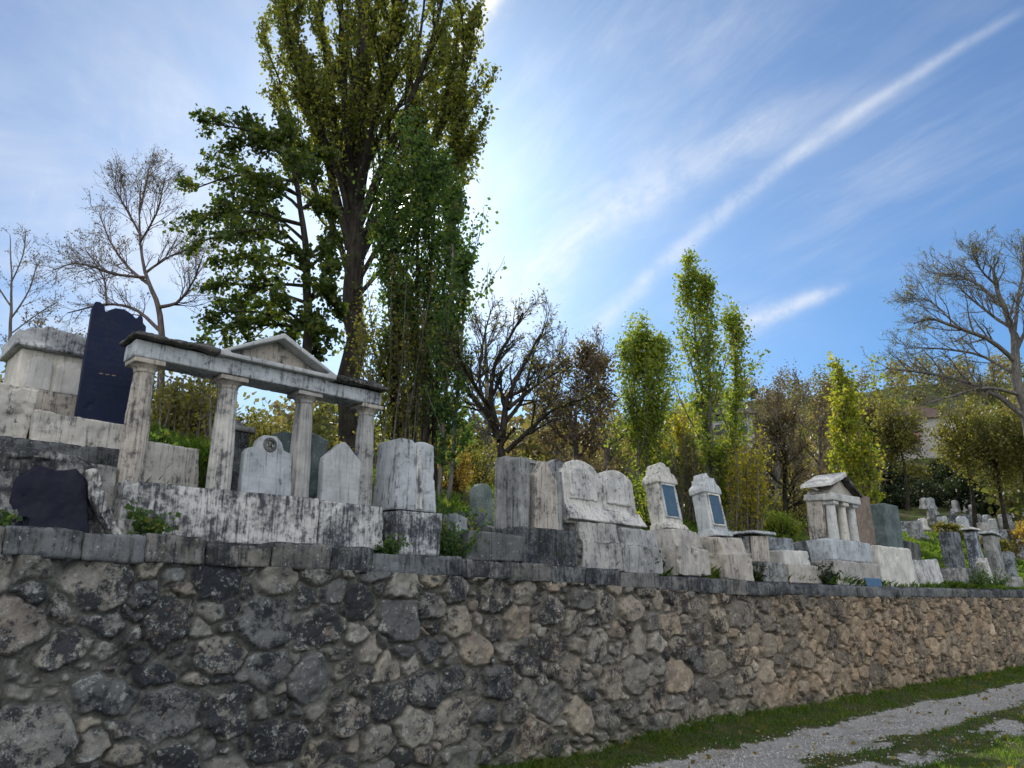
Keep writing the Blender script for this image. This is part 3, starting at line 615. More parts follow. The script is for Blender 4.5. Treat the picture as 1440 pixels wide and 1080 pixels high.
# scattered graves higher on the right hillside
gr = [(1296, 720, 46, 'white', 'arch'), (1310, 712, 50, 'lichened', 'flat'), (1325, 722, 44, 'pale', 'flat'), (1338, 712, 52, 'mottled', 'flat'), (1352, 724, 43, 'pale', 'arch'), (1366, 716, 48, 'lichened', 'flat'), (1380, 724, 42, 'warm', 'flat'), (1394, 718, 46, 'pale', 'gable'), (1408, 726, 41, 'mottled', 'flat'), (1420, 718, 45, 'lichened', 'arch'), (1434, 726, 40, 'pale', 'flat'), (1275, 730, 40, 'mottled', 'flat'), (1288, 742, 36, 'lichened', 'flat')] + [(random.uniform(1268, 1438), 705, random.uniform(46, 64), random.choice(['pale', 'lichened', 'white', 'mottled']), random.choice(['flat', 'arch'])) for _ in range(16)]
for x, y, D, m, h in gr:
    grave(x, y, D, random.uniform(.7, 1.1), random.uniform(.7, 1.15), .35, m, f"small {dict(pale='pale streaked', white='white', lichened='grey', mottled='black-mottled', warm='beige')[m]} {dict(arch='round-topped', flat='flat-topped', gable='gabled')[h]} gravestone scattered on the far right hillside", h, roll=random.uniform(-.12, .12), rz=random.uniform(-.3, .3), group='gravestones on the far right hillside')

# ------------------------------------------------------------------ trees
def curve(pts, n):
    pts = np.array([tuple(p) for p in pts], float); t = np.linspace(0, len(pts) - 1, n); out = []
    for q in t:
        i = min(int(q), len(pts) - 2); f = q - i; p0 = pts[max(i - 1, 0)]; p1 = pts[i]; p2 = pts[i + 1]; p3 = pts[min(i + 2, len(pts) - 1)]
        out.append(.5 * ((2 * p1) + (-p0 + p2) * f + (2 * p0 - 5 * p1 + 4 * p2 - p3) * f * f + (-p0 + 3 * p1 - 3 * p2 + p3) * f ** 3))
    return np.array(out)
class Tree:
    def __init__(self, seed):
        self.r = random.Random(seed); self.rg = np.random.default_rng(seed); self.tr = Tubes(); self.br = Tubes(); self.tips = []; self.paths = []
    def vec(self): return np.array([self.r.gauss(0, 1), self.r.gauss(0, 1), self.r.gauss(0, 1)])
    def trunk(self, pts, r0, r1, n=14, k=10, main=True):
        p = curve(pts, n); p[1:-1] += self.rg.normal(0, r0 * .12, (n - 2, 3)); rad = np.linspace(r0, r1, n)
        if main: rad[0] *= 1.45; rad[1] *= 1.12
        (self.tr if main else self.br).add(p, rad, k); self.paths.append((p, rad)); return p, rad
    def grow(self, p, d, L, r, lvl, cfg):
        n = cfg.get('seg', 5); d = np.array(d, float); d /= np.linalg.norm(d) + 1e-9
        pts = [np.array(p, float)]; rad = [r]; rt = max(r * .35, cfg['rmin'] * .7)
        for i in range(n):
            d = d + self.vec() * cfg['wob'] + np.array([0, 0, cfg['up']]); d /= np.linalg.norm(d)
            pts.append(pts[-1] + d * L / n); rad.append(r + (rt - r) * (i + 1) / n)
        self.br.add(pts, rad, 5 if lvl == 0 else (4 if r > .02 else 3))
        if lvl >= cfg['lv'] - 1 or lvl >= cfg.get('leaf_from', 99):
            for i in range(1, n + 1): self.tips.append((pts[i - 1], pts[i]))
        if lvl < cfg['lv'] - 1: self.kids(np.array(pts), np.array(rad), lvl, cfg, L)
    def kids(self, pts, rad, lvl, cfg, L, t0=None, count=None):
        nk = count or cfg['n'][lvl]; m = len(pts) - 1
        for i in range(nk):
            t = (t0 if t0 is not None else cfg['t0']) ; t = t + (1 - t) * (i + self.r.random()) / nk; q = t * m; a = min(int(q), m - 1); f = q - a
            p = pts[a] * (1 - f) + pts[a + 1] * f; ax = pts[a + 1] - pts[a]; ax /= np.linalg.norm(ax) + 1e-9
            s = np.cross(ax, self.vec()); s /= np.linalg.norm(s) + 1e-9
            th = cfg['ang'] * self.r.uniform(.65, 1.3); d = ax * math.cos(th) + s * math.sin(th)
            l = L * cfg['len'] * self.r.uniform(.55, 1.15) * (1.12 - .55 * t)
            rr = max(min(rad[a] * .72, (rad[a] * cfg['rr'])), cfg['rmin'])
            self.grow(p, d, l, rr, lvl + 1, cfg)
    def leaves(self, per, size, spread, seed=0, keep=1.0, droop=.3, hue=None):
        a = np.array([t[0] for t in self.tips]); b = np.array([t[1] for t in self.tips])
        if keep < 1: m = self.rg.random(len(a)) < keep; a, b = a[m], b[m]
        n = len(a); cl = self.rg.random(n)
        idx = np.repeat(np.arange(n), per); f = self.rg.random(len(idx))[:, None]
        p = a[idx] * (1 - f) + b[idx] * f + self.rg.normal(0, spread, (len(idx), 3))
        lv = np.clip(cl[idx] * .5 + self.rg.random(len(idx)) * .5 + (hue(p) if hue else 0), 0, 1)
        return leaf_mesh(p, size, self.rg, lv, droop)
def leaf_mesh(p, size, rg, lv, droop=.3):
    n = len(p); d = rg.normal(0, 1, (n, 3)); d[:, 2] -= droop; d /= np.linalg.norm(d, axis=1)[:, None]
    s = np.cross(d, rg.normal(0, 1, (n, 3))); s /= np.linalg.norm(s, axis=1)[:, None] + 1e-9
    L = size * rg.uniform(.6, 1.25, n)[:, None]; w = L * rg.uniform(.32, .45, n)[:, None]
    v = np.stack([p, p + d * L * .5 + s * w, p + d * L, p + d * L * .5 - s * w], 1).reshape(-1, 3)
    return mesh_np(v, np.arange(4 * n).reshape(-1, 4), {'lv': np.repeat(lv, 4)})
def finish(T, name, base, label, cat='tree', bark='bark', leaf=None, leafmesh=None, group=None, origin_z=None):
    t = empty(name, tuple(base), 0, label=label, cat=cat, group=group)
    if T.tr.v: link('trunk', T.tr.mesh(base), M[bark], t)
    if T.br.v: link('branches', T.br.mesh(base), M[bark], t)
    if leafmesh:
        co = np.empty(len(leafmesh.vertices) * 3, np.float32); leafmesh.vertices.foreach_get('co', co); co = co.reshape(-1, 3) - np.array(base, np.float32); leafmesh.vertices.foreach_set('co', co.ravel()); leafmesh.update()
        link('crown', leafmesh, M[leaf], t, smooth=False)
    return t
def root_at(x, y, D):
    p = P(x, y, D); return np.array([p.x, p.y, ground_at(p.x, p.y) - .12])
def A(*a): return np.array(tuple(P(*a)))

# great poplar with fanned upright limbs
def big_poplar():
    T = Tree(3); D = 20.0; b = root_at(497, 600, D)
    tp, trd = T.trunk([b, A(496, 470, D), A(498, 330, D), A(503, 200, D + .2), A(510, 60, D), A(512, -120, D), A(512, -330, D)], .34, .05, 26, 12)
    cfg = dict(lv=3, n=[13, 6, 4], t0=.12, ang=.42, len=.33, rr=.45, rmin=.012, wob=.07, up=.10, seg=6)
    limbs = []
    main = [((492, 350), (466, 250), (438, 140), (395, 20), (380, -120), .15, -.6), ((495, 320), (478, 220), (462, 110), (448, -20), (440, -180), .16, .5), ((497, 300), (488, 180), (482, 60), (476, -60), (480, -220), .14, -.9),
            ((500, 300), (522, 190), (545, 70), (560, -40), (570, -160), .15, .4), ((502, 320), (545, 220), (590, 110), (622, 0), (632, -110), .15, -.4), ((500, 260), (512, 150), (528, 20), (536, -120), (540, -260), .13, .9),
            ((499, 380), (540, 300), (596, 220), (630, 130), (645, 40), .11, .7), ((496, 400), (468, 320), (436, 250), (405, 150), (372, 60), .10, .6), ((497, 290), (500, 160), (505, 40), (500, -90), (505, -230), .13, 1.3), ((500, 340), (560, 270), (615, 190), (648, 110), (650, 20), .09, -1.0), ((501, 400), (550, 320), (610, 255), (645, 215), (655, 150), .08, -.8), ((501, 380), (535, 270), (580, 200), (610, 130), (625, 60), .09, 1.2), ((500, 420), (560, 350), (612, 290), (640, 245), (650, 190), .07, .9),
            ((494, 330), (474, 240), (450, 180), (415, 90), (400, 0), .09, -1.3), ((501, 280), (530, 200), (575, 120), (595, 20), (600, -90), .11, 1.5), ((498, 300), (515, 210), (535, 130), (550, 40), (560, -60), .1, -1.6), ((496, 310), (484, 220), (470, 150), (455, 60), (450, -60), .1, 1.7)]
    for *pp, r, dy in main:
        pts = [A(x, y, D + dy * i * .55) for i, (x, y) in enumerate(pp)]
        p, rad = T.trunk(pts, r, .02, 14, 7, False)
        T.kids(p, rad, 0, cfg, 7.5, .16, 20)
    T.kids(tp, trd, 0, cfg, 6.0, .5, 22)
    for _ in range(14):                                             # epicormic shoots low on the trunk
        z = T.r.uniform(.12, .42); i = int(z * 25); a = T.r.uniform(0, 6.28); T.grow(tp[i], (math.cos(a) * .5, math.sin(a) * .5, 1), T.r.uniform(1, 2.2), .015, 2, cfg)
    finish(T, 'poplar_tree', b, 'huge old poplar with a thick dark trunk and fanned upright limbs, behind the temple', leaf='l_poplar', leafmesh=T.leaves(6, .115, .09, keep=.96))
big_poplar()

def column_tree(name, seed, px, D, ytop, half, leaf, label, bark='bark_grey', stems=None, per=5, size=.1, keep=1.0, dens=26, ybase=600, r=.08, ang=.5, lo=.12, group=None, slim=.0, spread=.07, cat='tree', hue=None):
    """upright narrow tree: px = (base x, top x); half = crown half width in pixels"""
    T = Tree(seed); b = root_at(px[0], ybase, D); hw = half / F * D
    stems = stems or [(px[0], px[1], ytop)]
    for x0, x1, yt in stems:
        s0 = root_at(x0, ybase, D) if len(stems) > 1 else b; tpx = A(x1, yt, D + T.r.uniform(-.3, .3)); mid = (s0 + tpx) / 2 + T.vec() * .12
        p, rad = T.trunk([s0, mid, tpx], r, .012, 16, 7); H = np.linalg.norm(tpx - s0)
        cfg = dict(lv=2, n=[6, 4], t0=.1, ang=.6, len=.5, rr=.5, rmin=.006, wob=.10, up=.18, seg=5, leaf_from=0)
        for i in range(dens):
            t = lo + (1 - lo) * (i + T.r.random()) / dens; q = t * 15; a = min(int(q), 14); pp = p[a] + (p[a + 1] - p[a]) * (q - a)
            th = T.r.uniform(0, 6.28); prof = min(1, (1 - t) * 3.2 + .12) * min(1, .55 + (t - lo) * 2.2) * (1 - slim * (1 - t)); L = hw * prof * T.r.choice((.45, .7, .9, 1.1, 1.5)) * T.r.uniform(.8, 1.2) / math.sin(ang) * .8
            T.grow(pp, (math.cos(th) * math.sin(ang), math.sin(th) * math.sin(ang), math.cos(ang)), L, max(.008, rad[a] * .4), 0, cfg)
    return finish(T, name, b, label, leaf=leaf, bark=bark, leafmesh=T.leaves(per, size, spread, keep=keep, hue=hue), group=group, cat=cat)
column_tree('young_poplar', 21, (590, 585), 16.5, 175, 66, 'l_green', 'dense dark green poplar sucker clump hugging the right side of the huge poplar', per=6, size=.1, dens=30, stems=[(568, 556, 250), (585, 590, 205), (600, 618, 225), (612, 640, 290), (552, 536, 330)], lo=.16, keep=.7, spread=.12, bark='bark', hue=lambda p: .35 * sstep(8.5, 5.5, p[:, 2]) * (p[:, 0] < -2.2) + .12 * fbm(p[:, 0] * 1.5, p[:, 1] * 1.5, p[:, 2] * 1.5, 2, 3))
column_tree('young_poplar', 22, (622, 642), 15.0, 275, 34, 'l_green', 'slim loose-leaved sapling with sky between its leaves, right of the dark poplar clump', per=4, size=.1, dens=30, stems=[(620, 640, 268), (632, 655, 360)], lo=.15, keep=.6, r=.05)
def shoots(seed, x0, x1, ybase, ytop, D, n, leaf, label, per=2, size=.08, keep=.6, bark='bark_grey', name='shoot_thicket', cat='shrub'):
    T = Tree(seed); b = root_at((x0 + x1) / 2, ybase, D); cfg = dict(lv=2, n=[4], t0=.2, ang=.35, len=.3, rr=.6, rmin=.005, wob=.05, up=.12, seg=5, leaf_from=0)
    for i in range(n):
        x = T.r.uniform(x0, x1); s = root_at(x, ybase, D + T.r.uniform(-.8, .8)); e = A(x + T.r.uniform(-14, 18), T.r.uniform(ytop, ytop + .5 * (ybase - ytop)), D + T.r.uniform(-.8, .8))
        d = e - s; L = np.linalg.norm(d); T.grow(s, d, L, T.r.uniform(.012, .028), 0, cfg)
    return finish(T, name, b, label, cat=cat, bark=bark, leaf=leaf, leafmesh=T.leaves(per, size, .07, keep=keep))
shoots(31, 512, 600, 630, 380, 16.0, 26, 'l_olive', 'thicket of thin upright shoots around the foot of the huge poplar', per=8, keep=.9)
shoots(32, 1028, 1068, 730, 610, 20, 46, 'l_yellow', 'clump of yellow-green upright shoots behind the jagged stele', per=4, size=.08, keep=.95)
shoots(33, 955, 1010, 720, 600, 22, 40, 'l_olive', 'olive twiggy thicket between the two blue tablet steles', per=3, size=.09, keep=.7)
shoots(34, 222, 300, 640, 540, 11, 60, 'l_olive', 'leafy thicket seen through the first opening of the temple', per=3, size=.07, keep=.9)
# young poplars to the right
column_tree('young_poplar', 23, (908, 903), 40, 462, 56, 'l_lime', 'bushy green young poplar right of the purple-brown tree', per=9, size=.18, r=.13, dens=27, stems=[(893, 888, 508), (910, 904, 474), (926, 926, 496)], ybase=680, lo=.05, keep=.62, spread=.2)
column_tree('young_poplar', 24, (1000, 970), 21, 352, 46, 'l_lime', 'tallest young poplar, airy and twin-topped against the open sky', per=9, size=.10, dens=26, stems=[(1000, 966, 376), (1008, 994, 398), (1015, 1032, 456)], ybase=690, lo=.12, keep=.52, spread=.11)
column_tree('young_poplar', 25, (1218, 1184), 27, 510, 42, 'l_lemon', 'leaning yellow-green young poplar behind the small temple', per=9, size=.13, dens=26, stems=[(1222, 1186, 540), (1212, 1190, 580)], ybase=700, lo=.05, keep=.5, spread=.11)
column_tree('young_poplar', 26, (970, 962), 26, 610, 30, 'l_yellow', 'small yellow sapling between the two blue tablet steles', per=4, size=.12, dens=24, ybase=700, lo=.1, keep=.8, r=.05)

# broad green tree left of the poplar
def broad_tree():
    T = Tree(5); D = 15.0; b = root_at(432, 560, D)
    tp, trd = T.trunk([b, A(433, 450, D), A(430, 350, D), A(418, 260, D + .1), A(400, 190, D)], .12, .025, 18, 9)
    cfg = dict(lv=3, n=[8, 5, 3], t0=.18, ang=.75, len=.42, rr=.5, rmin=.007, wob=.13, up=.03, seg=5)
    ends = [(268, 268, .3), (285, 172, -.4), (300, 230, .9), (275, 340, -.9), (300, 395, .6), (345, 180, .5), (280, 300, 1.0), (300, 440, -.6), (330, 470, .3), (370, 190, -.8), (470, 300, .5), (475, 380, -.6), (320, 330, -1.3), (340, 420, 1.3), (480, 440, .4), (400, 170, .2), (455, 210, .6), (468, 340, 1.0), (462, 400, -.9), (345, 285, .8), (310, 370, 0), (360, 365, -1.1), (300, 300, -.3), (405, 480, .9), (360, 500, -.4), (445, 500, .2), (415, 230, -1.2), (460, 470, -1), (370, 300, 1.6), (390, 430, -1.6), (320, 210, 0), (350, 250, -1.2), (290, 470, 1.2), (440, 240, 1.1)]
    for x, y, dy in ends:
        a = A(x, y, D + dy * 1.2); t = min(.97, max(.25, 1.0 - (y - 190) / 420 - .12 + T.r.uniform(-.05, .05))); q = t * 17; i = min(int(q), 16); s = tp[i]
        mid = (s + a) / 2 + np.array([0, 0, .18]) + T.vec() * .1
        p, rad = T.trunk([s, mid, a], .045, .01, 9, 5, False); T.kids(p, rad, 0, cfg, np.linalg.norm(a - s) * .85, .3, 9)
    finish(T, 'broadleaf_tree', b, 'dark green broad-leaved tree with layered branches, left of the huge poplar', leaf='l_maple', leafmesh=T.leaves(6, .11, .07, keep=.36))
broad_tree()

def limb_tree(name, seed, D, trunk, r, limbs, label, bark, leaf=None, per=1, size=.06, keep=.2, cfg=None, tw=12, L=2.2, group=None, ybase=None, rl=.45, cat='tree'):
    T = Tree(seed); b = root_at(trunk[0][0], trunk[0][1], D)
    tp, trd = T.trunk([b] + [A(x, y, D) for x, y in trunk[1:]], r, max(.008, r * .07), 16, 9)
    c = dict(lv=4, n=[7, 6, 4, 3], t0=.2, ang=.62, len=.55, rr=.55, rmin=.006, wob=.14, up=.04, seg=5); c.update(cfg or {})
    for pts, dy, rr in limbs:
        q = [A(x, y, D + dy * i / (len(pts) - 1)) for i, (x, y) in enumerate(pts)]
        p, rad = T.trunk(q, rr, max(.012, rr * .25), 11, 6, False); T.kids(p, rad, 0, c, L, .2, tw)
    T.kids(tp, trd, 0, c, L * .9, .6, tw // 2)
    lm = T.leaves(per, size, .06, keep=keep) if leaf else None
    return finish(T, name, b, label, bark=bark, leaf=leaf, leafmesh=lm, group=group, cat=cat)
limb_tree('bare_tree', 41, 18, [(232, 560), (228, 470), (218, 420), (203, 380), (196, 320), (200, 250)], .095,
    [([(225, 465), (190, 435), (150, 428), (95, 440)], .8, .055), ([(222, 432), (250, 425), (272, 395), (285, 360)], -.9, .05), ([(210, 400), (180, 375), (155, 340), (140, 300)], .9, .05), ([(203, 385), (240, 360), (270, 350)], .5, .04),
     ([(197, 340), (220, 300), (232, 250)], -.8, .035), ([(198, 330), (175, 290), (160, 262)], -.5, .035), ([(150, 428), (145, 390), (120, 350)], .3, .03), ([(196, 300), (205, 260), (210, 232)], .2, .03), ([(205, 390), (160, 385), (110, 370), (75, 380)], -1.2, .04)],
    'bare spreading tree with a few dry leaves, above the navy slab', 'bark_purple', 'l_brown', 1, .05, .13, tw=21, L=1.75, cfg=dict(n=[8, 6, 4], lv=4, len=.62, rmin=.0032, rr=.42))
limb_tree('bare_tree', 42, 19, [(12, 560), (14, 470), (16, 400), (14, 330)], .06, [([(14, 450), (40, 410), (52, 370)], .3, .025), ([(15, 430), (-10, 390), (-20, 350)], -.3, .025), ([(15, 400), (32, 360), (36, 330)], .2, .02), ([(14, 470), (55, 440), (80, 425)], .4, .02)],
    'thin pale birch-like tree at the left edge of the view', 'bark_grey', 'l_brown', 1, .05, .14, tw=9, L=1.2, cfg=dict(n=[6, 5, 3], lv=4, rmin=.004, rr=.42))
limb_tree('bare_tree', 43, 14.5, [(706, 680), (706, 640), (703, 610)], .15,
    [([(703, 620), (688, 590), (665, 560), (640, 535)], .8, .07), ([(705, 615), (712, 570), (728, 530), (760, 470)], .3, .08), ([(700, 600), (690, 560), (697, 510), (720, 470), (735, 440)], -.9, .06), ([(712, 635), (745, 605), (780, 575), (825, 560)], -.7, .055), ([(715, 575), (750, 545), (790, 520)], 1.0, .045), ([(690, 575), (660, 530), (640, 490)], -1.2, .04), ([(705, 600), (735, 560), (750, 500), (770, 450)], 1.4, .05), ([(703, 610), (675, 545), (680, 480), (690, 435)], 1.2, .045)],
    'forked bare tree with a dark trunk, between the pillar tomb and niche tomb', 'bark', 'l_olive', 1, .06, .10, tw=13, L=1.4, cfg=dict(n=[6, 6, 4], lv=4, rmin=.0045, len=.62))
limb_tree('bare_tree', 44, 15.5, [(598, 640), (603, 570), (612, 530), (640, 490)], .06, [([(606, 550), (630, 520), (660, 500)], .3, .03), ([(615, 525), (622, 480), (650, 440)], -.5, .03), ([(604, 560), (590, 500), (600, 450)], .5, .025)],
    'thin crooked bare tree just right of the shoot thicket', 'bark', 'l_green', 1, .09, .25, tw=7, L=1.0, cfg=dict(n=[5, 4, 3], lv=3))
limb_tree('bare_tree', 45, 33, [(1452, 680), (1448, 600), (1432, 540), (1424, 470), (1404, 410), (1390, 370)], .34,
    [([(1440, 585), (1400, 555), (1350, 535), (1290, 522), (1245, 518)], 1.5, .14), ([(1428, 510), (1395, 480), (1350, 462), (1310, 448), (1285, 455)], -1.5, .12), ([(1425, 480), (1432, 420), (1440, 370), (1436, 350)], 1, .1), ([(1408, 430), (1375, 400), (1340, 385), (1315, 390)], 1.8, .09), ([(1445, 600), (1480, 540), (1520, 500)], 1, .12), ([(1400, 400), (1380, 380), (1372, 360)], -1, .06), ([(1435, 555), (1385, 545), (1330, 560), (1290, 570)], -2.4, .09), ([(1420, 460), (1390, 440), (1360, 415), (1345, 400)], 2.4, .08), ([(1426, 500), (1450, 450), (1475, 410)], -1.5, .1), ([(1350, 462), (1310, 425), (1290, 420)], .5, .05), ([(1430, 530), (1380, 500), (1320, 490), (1275, 490)], 3, .08)],
    'large spreading bare tree at the right edge', 'bark_grey', 'l_olive', 1, .08, .25, tw=20, L=3.2, cfg=dict(n=[7, 6, 4], lv=4, rmin=.006, rr=.45, len=.62, up=.06))
def twig_tree(seed, x, ytop, D, hw, label, bark='bark_grey', leaf='l_brown', keep=.15, ybase=690, per=1, size=.1, n=11, name='bare_tree', group=None, dens=1.0):
    T = Tree(seed); b = root_at(x, ybase, D); top = A(x + T.r.uniform(-8, 8), ytop, D); H = np.linalg.norm(top - b); w = hw / F * D
    tp, trd = T.trunk([b, b + (top - b) * .35 + T.vec() * .15, b + (top - b) * .7 + T.vec() * .2, top], H * .022 + .03, .015, 12, 7)
    cfg = dict(lv=4, n=[int(7 * dens), 5, 3], t0=.15, ang=.6, len=.5, rr=.55, rmin=.003 + D * .00018, wob=.13, up=.09, seg=5)
    for i in range(n):
        t = .22 + .75 * (i + T.r.random()) / n; q = t * 11; a = min(int(q), 10); th = T.r.uniform(0, 6.28); pr = math.sin(PI * min(1, (t - .1) / 1.0) ** .8) * .9 + .25
        T.grow(tp[a] + (tp[a + 1] - tp[a]) * (q - a), (math.cos(th), math.sin(th), .75), w * pr * 1.15, trd[a] * .55, 0, cfg)
    return finish(T, name, b, label, bark=bark, leaf=leaf, leafmesh=T.leaves(per, size, D * .006, keep=keep), group=group)
twig_tree(51, 815, 522, 34, 62, 'dense purple-brown tree with withered leaves, left of the bushy young poplar', 'bark_purple', 'l_brown', .34, 680, 2, .15, 20, 'brown_leaved_tree')
twig_tree(52, 770, 485, 40, 52, 'grey bare tree behind the forked bare tree, left of the purple-brown tree', n=13)
twig_tree(53, 848, 478, 42, 48, 'grey bare tree behind the purple-brown tree', n=13)
twig_tree(54, 1085, 560, 36, 44, 'grey-brown twiggy tree right of the tallest young poplar', n=14, keep=.3)
twig_tree(55, 1118, 545, 40, 46, 'tall grey twiggy tree midway between the airy poplar and the leaning poplar', n=14, keep=.25)
twig_tree(56, 1150, 552, 34, 40, 'brownish twiggy tree just left of the leaning poplar', n=14, keep=.4, bark='bark_purple')
twig_tree(57, 690, 450, 38, 50, 'grey bare tree rising behind the forked bare tree crown', n=12)
twig_tree(58, 1100, 600, 26, 40, 'low dark twiggy tree above the small temple roof line', n=14, keep=.3, bark='bark')
twig_tree(59, 60, 470, 30, 60, 'hazy bare tree behind the white gabled tomb', n=12)

# bushes and leafy trees: an uneven crown of many leaf clumps on stems
def bush(name, seed, x, y, D, hw, hh, leaf, label, n=60, per=26, size=None, cat='shrub', bark='bark', group=None, trunk=False, gap=.85):
    T = Tree(seed); c = A(x, y, D); w = hw / F * D; h = hh / F * D; p = P(x, y, D); b = np.array([c[0], c[1], ground_at(c[0], c[1]) - .1]); size = size or D * .0036
    if not trunk: c[2] = min(c[2], b[2] + h * .75)
    if trunk: T.trunk([b, (b + c) / 2 + T.vec() * .1, c], w * .07 + .04, .03, 8, 7)
    root = c - np.array([0, 0, h * .3]) if trunk else b
    cl = []
    for i in range(n):
        d = T.vec(); d /= np.linalg.norm(d); q = c + d * np.array([w, w, h]) * (T.r.random() ** .4) * T.r.uniform(.75, 1.12)
        if q[2] < b[2]: q[2] = b[2] + T.r.random() * h * .3
        mid = root + (q - root) * .5 + T.vec() * w * .08; T.br.add(curve([root, mid, q], 6), np.linspace(max(.012, w * .018), .006, 6), 4); cl.append(q)
    cl = np.array(cl); idx = np.repeat(np.arange(n), per); pts = cl[idx] + T.rg.normal(0, 1, (len(idx), 3)) * np.array([w, w, h]) * .13
    pts = pts[T.rg.random(len(pts)) < gap]; pts[:, 2] = np.maximum(pts[:, 2], b[2] + .05)
    lv = np.clip(T.rg.random(len(pts)) * .55 + np.repeat(T.rg.random(n), per)[:len(pts)] * .45, 0, 1)
    return finish(T, name, b, label, cat=cat, bark=bark, leaf=leaf, leafmesh=leaf_mesh(pts, size, T.rg, lv), group=group)
B = 'bush'
bl = [(B, 255, 560, 14, 48, 42, 'l_olive', 'olive shrub filling the first opening of the temple'), (B, 375, 575, 14, 42, 40, 'l_olive', 'olive autumn shrub behind the ringed headstone'), (B, 470, 585, 14, 36, 36, 'l_olive', 'yellow-brown shrub behind the pointed headstone'),
      (B, 330, 560, 15, 36, 44, 'l_dark', 'dark shrub behind the second temple column'), (B, 30, 490, 15, 38, 40, 'l_dark', 'dark ivy-like shrub beside the white gabled tomb'), (B, 640, 620, 17, 36, 40, 'l_orange', 'orange autumn shrub right of the pillar tomb'),
      (B, 668, 600, 22, 50, 50, 'l_olive', 'olive autumn shrub left of the forked bare tree'), (B, 760, 640, 18, 36, 30, 'l_olive', 'olive shrub behind the niche tomb'), (B, 800, 648, 19, 38, 34, 'l_orange', 'orange-brown shrub behind the twin-headed tomb'), (B, 850, 630, 22, 42, 40, 'l_brown', 'russet shrub below the purple-brown tree'),
      (B, 910, 690, 18, 36, 50, 'l_lime', 'green undergrowth shrub between the twin-headed tomb and the first stele'), (B, 945, 660, 25, 34, 46, 'l_dark', 'dark green shrub behind the rounded-crest stele'), (B, 1010, 650, 27, 44, 40, 'l_olive', 'olive shrub below the airy poplar'), (B, 1040, 630, 32, 40, 38, 'l_brown', 'brownish shrub below the twin-topped poplar'),
      (B, 1090, 690, 24, 36, 26, 'l_lime', 'bright green low shrub left of the small temple'), (B, 1110, 660, 30, 50, 40, 'l_olive', 'dull olive shrub under the twiggy trees'), (B, 730, 600, 26, 60, 44, 'l_olive', 'yellowish shrub seen through the forked bare tree'),
      (B, 1178, 640, 33, 36, 60, 'l_brown', 'brown shrub beside the leaning poplar'), (B, 1382, 708, 38, 24, 16, 'l_olive', 'low rounded olive bush on the far right slope'), (B, 1300, 685, 66, 40, 22, 'l_dark', 'dark clipped hedge bush below the pale house'), (B, 1250, 690, 64, 30, 22, 'l_dark', 'dark bush left of the pale house foot'),
      (B, 1252, 652, 80, 22, 24, 'l_dark', 'dark green bush at the left foot of the pale house'), (B, 1288, 668, 84, 20, 18, 'l_olive', 'olive bush in front of the pale house'), (B, 1332, 668, 76, 22, 26, 'l_dark', 'dark bush at the right foot of the pale house'), (B, 1236, 622, 92, 20, 24, 'l_olive', 'olive shrub on the slope left of the pale house'),
      (B, 1430, 690, 40, 26, 34, 'l_orange', 'reddish-brown bush at the right edge'), (B, 1335, 735, 40, 24, 14, 'l_olive', 'low weedy bush above the blackened slab')]
for i, (nm, x, y, D, hw, hh, lf, lab) in enumerate(bl): bush(nm, 100 + i, x, y, D, hw, hh, lf, lab, n=50 if D < 20 else 60, per=46)
tl = [(1262, 612, 62, 40, 54, 'l_olive', 'brownish-green tree left of the pale house'), (1225, 600, 66, 34, 42, 'l_brown', 'brown tree just right of the leaning poplar'), (1352, 618, 46, 38, 56, 'l_olive', 'rounded olive-green tree right of the pale house'), (1395, 632, 44, 42, 64, 'l_olive', 'olive tree under the limbs of the large bare tree'), (1432, 620, 42, 30, 56, 'l_olive', 'olive-yellow tree against the right edge'),
      (1362, 655, 62, 38, 40, 'l_dark', 'dark green tree right of the pale house foot'), (1405, 662, 58, 32, 36, 'l_dark', 'dark green shrubby tree beneath the olive trees'), (1300, 590, 130, 22, 14, 'l_dark', 'dark round tree on the crest above the house'), (1243, 570, 130, 18, 14, 'l_dark', 'small dark conifer-like tree on the crest left of the house'), (1318, 655, 85, 16, 18, 'l_dark', 'dark tree covering the right part of the house')]
for i, (x, y, D, hw, hh, lf, lab) in enumerate(tl): bush('leafy_tree', 150 + i, x, y, D, hw, hh, lf, lab, n=90, per=64, cat='tree', trunk='dark' not in lab, size=D * .0036)
# far wood: one soft mass of autumn crowns along the slope
def far_wood():
    pts = []; lv = []; rg = np.random.default_rng(99)
    for i in range(760):
        D = rg.uniform(48, 190); x = rg.uniform(-250, 1500); y = 600; p = P(x, y, D); u, v = toUV(p.x, p.y)
        if 1215 < x < 1365 and D < 112: continue
        z = ground_at(p.x, p.y); h = rg.uniform(2.2, 4.2); w = h * rg.uniform(.5, .8); n = 260
        d = rg.normal(0, 1, (n, 3)); d /= np.linalg.norm(d, axis=1)[:, None]; q = np.array([p.x, p.y, z + h * .9]) + d * (rg.random((n, 1)) ** .35) * np.array([w, w, h]) * rg.uniform(.7, 1.15, (n, 1))
        pts.append(q); lv.append(np.clip(rg.random() * .75 + rg.random(n) * .35 - .05, 0, 1))
    pts = np.concatenate(pts); lv = np.concatenate(lv); me = leaf_mesh(pts, .55, rg, lv); link('far_wood', me, M['l_wood'], smooth=False, kind='stuff', label='autumn woodland covering the far hillside', cat='woodland')
M['l_wood'] = mat_leaf('wood_leaf', [(.04, .05, .028), (.08, .09, .04), (.12, .12, .05), (.14, .11, .06), (.12, .10, .08), (.19, .17, .06)], .45)
far_wood()

